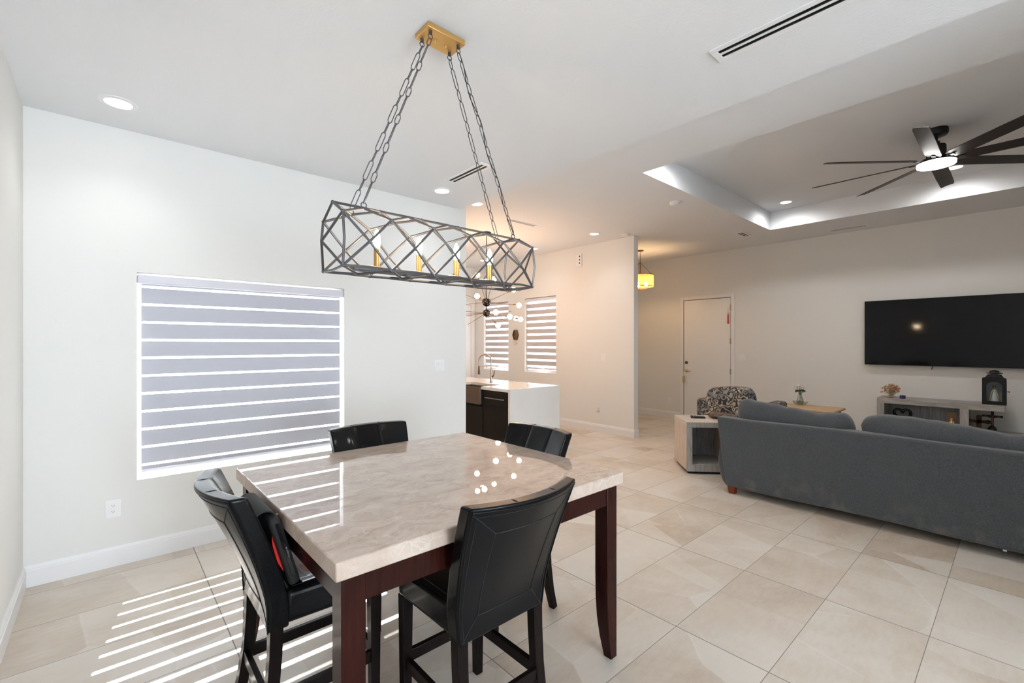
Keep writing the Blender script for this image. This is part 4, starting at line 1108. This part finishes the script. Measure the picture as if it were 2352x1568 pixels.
# ------------------------------------------------------------------ media console and what stands on it
def console():
    r = thing('media_console', 'weathered grey wood media console below the television', 'media console', (8.60, .55, 0)); O = r.location
    def part(nm, mat, x0, x1, y0, y1, z0, z1, bv=.004): return MB().box(x0 - O.x, x1 - O.x, y0 - O.y, y1 - O.y, z0, z1).build(nm, mat, r, bevel=bv)
    xf, xb = 8.40, 8.80
    part('top_beam', 'wood_h', xf, xb, .155, 1.425, .690, .768)
    part('upright', 'wood_v', xf, xb, 1.340, 1.425, .402, .690)
    part('upright', 'wood_v', xf, xb, .475, .560, .402, .690)
    part('back_panel', 'wood_back', xb - .02, xb - .002, .560, 1.340, .402, .690)
    part('deck', 'wood_h', xf, xb, -.45, 1.425, .345, .402)
    part('cabinet', 'wood_v', xf + .02, xb - .02, -.43, 1.405, .05, .345)
    for y0, y1 in ((-.43, .17), (.18, .78), (.79, 1.405)): part('drawer_front', 'wood_h', xf, xf + .02, y0 + .005, y1 - .005, .06, .338)
    part('plinth', 'dark', xf + .05, xb - .05, -.40, 1.38, 0, .05, 0)
    return r
console()
df = thing('dried_flowers', 'spray of rust and straw dried flowers on the left end of the media console', 'dried flowers', (8.50, 1.27, .7685))
rnd = random.Random(4)
m = MB(); m2 = MB(); m3 = MB()
for k in range(70):
    a = rnd.uniform(0, 6.28); d = rnd.uniform(.02, .12); z = rnd.uniform(.05, .15) * (1.2 - d * 4); e = Vector((d * .5 * math.cos(a), d * math.sin(a), max(.02, z + .03)))
    m.tube([(0, 0, .006), tuple(e * .5 + Vector((0, 0, .015))), tuple(e)], .0014, 5)
    m2.ball(e, rnd.uniform(.009, .015), 7)
m.ball((0, .02, .016), .03, 10, (1, 1.6, .5))
m.build('twigs', 'straw', df); m2.build('flower_heads', 'rust', df, smooth=True)['kind'] = 'stuff'
pot = thing('candle_pot', 'tiny dark purple candle pot beside the dried flowers', 'candle', (8.47, 1.145, .7685))
MB().lathe([(.030, 0), (.034, .008), (.034, .045), (.028, .045), (.028, .036), (0, .036)], n=20, cap=False).build('cup', 'purple', pot, smooth=True)
MB().cyl((0, 0, .036), (0, 0, .052), .002, n=6).build('wick', 'dark', pot)
def lantern():
    r = thing('lantern', 'black arched lantern with a robed statuette inside on the media console', 'lantern', (8.55, .250, .7685), R(-90))
    w, d = .108, .085; H = .36
    m = MB(); m.box(-w, w, -d, d, 0, .03); base = m.build('base', 'black_metal', r, bevel=.003)
    m = MB()          # front with an arched opening, seen from -y
    def archring(y):
        pts = []
        for k in range(25):
            a = math.pi * k / 24; pts.append((.070 * math.cos(a), y, .235 + .06 * math.sin(a)))
        return [(.070, y, .045)] + pts + [(-.070, y, .045)]
    def outring(y):
        pts = []
        for k in range(25):
            a = math.pi * k / 24; c, s = math.cos(a), math.sin(a); pts.append((w * max(-1, min(1, c * 1.35)), y, .30 + .06 * s))
        return [(w, y, .03)] + pts + [(-w, y, .03)]
    for y0, y1 in ((-d, -d + .012),):
        A, B, C, D = [[m.bm.verts.new(p) for p in f] for f in (outring(y0), archring(y0), outring(y1), archring(y1))]; n = len(A)
        for i in range(n):
            j = (i + 1) % n
            m.face([A[i], A[j], B[j], B[i]]); m.face([C[j], C[i], D[i], D[j]]); m.face([B[i], B[j], D[j], D[i]]); m.face([A[j], A[i], C[i], C[j]])
    m.build('arched_front', 'black_metal', r)
    m = MB(); m.box(-w, -w + .01, -d + .012, d, .03, .30); m.box(w - .01, w, -d + .012, d, .03, .30); m.build('side_wall', 'black_metal', r)
    MB().box(-w + .01, w - .01, d - .006, d, .03, .30).build('back_wall', 'paper', r)
    m = MB(); m.hexa([(-w, -d + .012, .30), (w, -d + .012, .30), (w, d, .30), (-w, d, .30)], [(-.06, -.045, .385), (.06, -.045, .385), (.06, .045, .385), (-.06, .045, .385)])
    m.build('roof', 'black_metal', r, bevel=.01)
    m = MB(); m.lathe([(.036, .385), (.036, .392), (.030, .394), (.030, .410)], n=20); m.build('collar', 'grey_metal', r)
    MB().lathe([(.052, .410), (.048, .420), (.030, .436), (0, .442)], n=24, cap=False).build('cap', 'black_metal', r, smooth=True)
    m = MB(); m.tube([(.072 * math.cos(R(k * 10)), .072 * math.sin(R(k * 10)), .400) for k in range(36)], .004, 6, closed=True); m.build('ring_handle', 'black_metal', r)
    m = MB(); m.cyl((w, -.02, .17), (w + .022, -.02, .17), .004, n=8); m.ball((w + .022, -.02, .17), .007, 8); m.build('latch', 'black_metal', r)
    MB().box(-.072, .072, -d + .013, -d + .015, .04, .298).build('pane', 'glass', r)
    s = thing('statuette', 'small white-robed statuette with gold trim standing inside the black lantern', 'statuette', (8.55, .250, .7990), R(-90))
    MB().lathe([(.050, 0), (.052, .01), (.040, .06), (.028, .12), (.022, .15), (.018, .165), (0, .168)], n=24, cap=False).build('robe', 'robe', s, smooth=True)
    m = MB()
    for sgn in (-1, 1): m.tube([(sgn * .012, -.020, .160), (sgn * .026, -.026, .12), (sgn * .038, -.030, .06), (sgn * .050, -.026, .006)], [.004, .0055, .006, .006], 8)
    m.build('gold_mantle', 'brass', s, smooth=True)
    m = MB(); m.ball((0, -.002, .183), .017, 14, (1, 1, 1.15)); m.build('head', 'skin', s, smooth=True)
    m = MB(); m.lathe([(.0165, .186), (.019, .192), (.017, .206), (.006, .212), (0, .213)], n=16, cap=False); m.build('crown', 'bronze', s, smooth=True)
    return r
lantern()
# black heart ornament, its two glossy lobes show above the cushion
ht = thing('heart_ornament', 'glossy black heart-shaped ornament on the console shelf behind the sofa cushion', 'ornament', (8.52, 1.155, .4025), R(-90))
m = MB(); pts = []
for k in range(44):
    t = 2 * math.pi * k / 44; pts.append((.0062 * 16 * math.sin(t) ** 3 * .92, 0, .128 + .0066 * (13 * math.cos(t) - 5 * math.cos(2 * t) - 2 * math.cos(3 * t) - math.cos(4 * t))))
m.tube(pts, .019, 12, closed=True); m.build('heart', 'gloss_black', ht, smooth=True)
MB().box(-.03, .03, -.022, .022, 0, .016).build('foot', 'gloss_black', ht, bevel=.004)
pq = thing('standing_plaque', 'brown standing plaque with a small gold figure, left of the console upright', 'plaque', (8.50, .640, .4025), R(-90))
MB().box(-.046, .046, -.010, .010, 0, .225).build('board', mk('brown_board', (.16, .10, .06), .5), pq, bevel=.003)
m = MB(); m.lathe([(.030, .0), (.026, .03), (.022, .08), (.016, .115), (.010, .12)], (0, -.042, 0), 16); m.ball((0, -.042, .135), .016, 12)
for sgn in (-1, 1): m.ball((sgn * .020, -.044, .09), .013, 10, (.7, .8, 1.6)); m.ball((sgn * .016, -.052, .045), .012, 10)
m.build('gold_figure', 'brass', pq, smooth=True)
c1 = thing('standing_cross', 'squat dark brown cross with rounded arms on the console deck', 'cross', (8.47, .385, .4025), R(-90))
m = MB(); m.lathe([(.068, 0), (.062, .012), (.030, .045), (.022, .06), (0, .06)], n=24, cap=False); m.build('foot', 'bronze', c1, smooth=True)
m = MB(); m.box(-.026, .026, -.012, .012, .05, .20); m.box(-.085, .085, -.012, .012, .118, .158)
for p in ((-.082, .138), (.082, .138), (0, .195)):
    m.tube([(p[0], -.013, p[1]), (p[0], .013, p[1])], .028, 14)
m.build('cross', darkwood('dark_walnut', (.02, .010, .006), (.045, .022, .012), .3), c1, bevel=.003)
c2 = thing('standing_crucifix', 'taller black crucifix on a stepped foot, right of the squat cross', 'cross', (8.55, .268, .4025), R(-90))
m = MB(); m.lathe([(.070, 0), (.066, .012), (.045, .03), (.040, .06), (.018, .085), (0, .085)], n=24, cap=False); m.build('foot', 'black_metal', c2, smooth=True)
m = MB(); m.box(-.014, .014, -.009, .009, .07, .278); m.box(-.095, .095, -.009, .009, .196, .222); m.build('cross', 'black_metal', c2, bevel=.002)
m = MB(); m.tube([(0, -.016, .09), (.004, -.020, .13), (0, -.018, .165), (0, -.017, .195)], [.008, .011, .013, .012], 10); m.tube([(-.07, -.014, .212), (-.03, -.016, .196), (0, -.017, .190), (.03, -.016, .196), (.07, -.014, .212)], .006, 8); m.ball((.003, -.020, .214), .012, 10)
m.build('figure', 'bronze', c2, smooth=True)

# ------------------------------------------------------------------ door hangings, tag under the sofa
ts = thing('door_tassel', 'red and gold tassel hanging by the top hinge of the front door', 'tassel', (XT - .03, 3.735, 2.17))
m = MB(); m.tube([(0, 0, .06), (0, 0, -.04)], .004, 6); m.ball((0, 0, -.045), .014, 10, (1, 1, 1.3)); m.build('cord', 'brass', ts, smooth=True)
MB().lathe([(.007, -.06), (.010, -.09), (.014, -.24), (0, -.24)], n=14, cap=False).build('fringe', 'red', ts, smooth=True)
MB().cyl((0, 0, .055), (.024, 0, .055), .003, n=8).build('hook', 'brass', ts)
kt = thing('door_hanger', 'small pale tag hanging from the front door handle', 'tag', (XT - .060, 4.605, .96))
m = MB(); m.tube([(0, -.01, .03), (0, 0, 0), (0, .005, -.07)], .004, 6); m.build('cord', 'paper', kt)
MB().box(-.004, .004, -.022, .028, -.20, -.07).build('tag', 'straw', kt, bevel=.003)
wt = MB(); wt.box(4.845, 4.850, .08, .10, .05, .085)
tag(wt.build('fabric_tag', 'paper'), 'tiny white label hanging under the sofa hem near the right edge', 'tag')
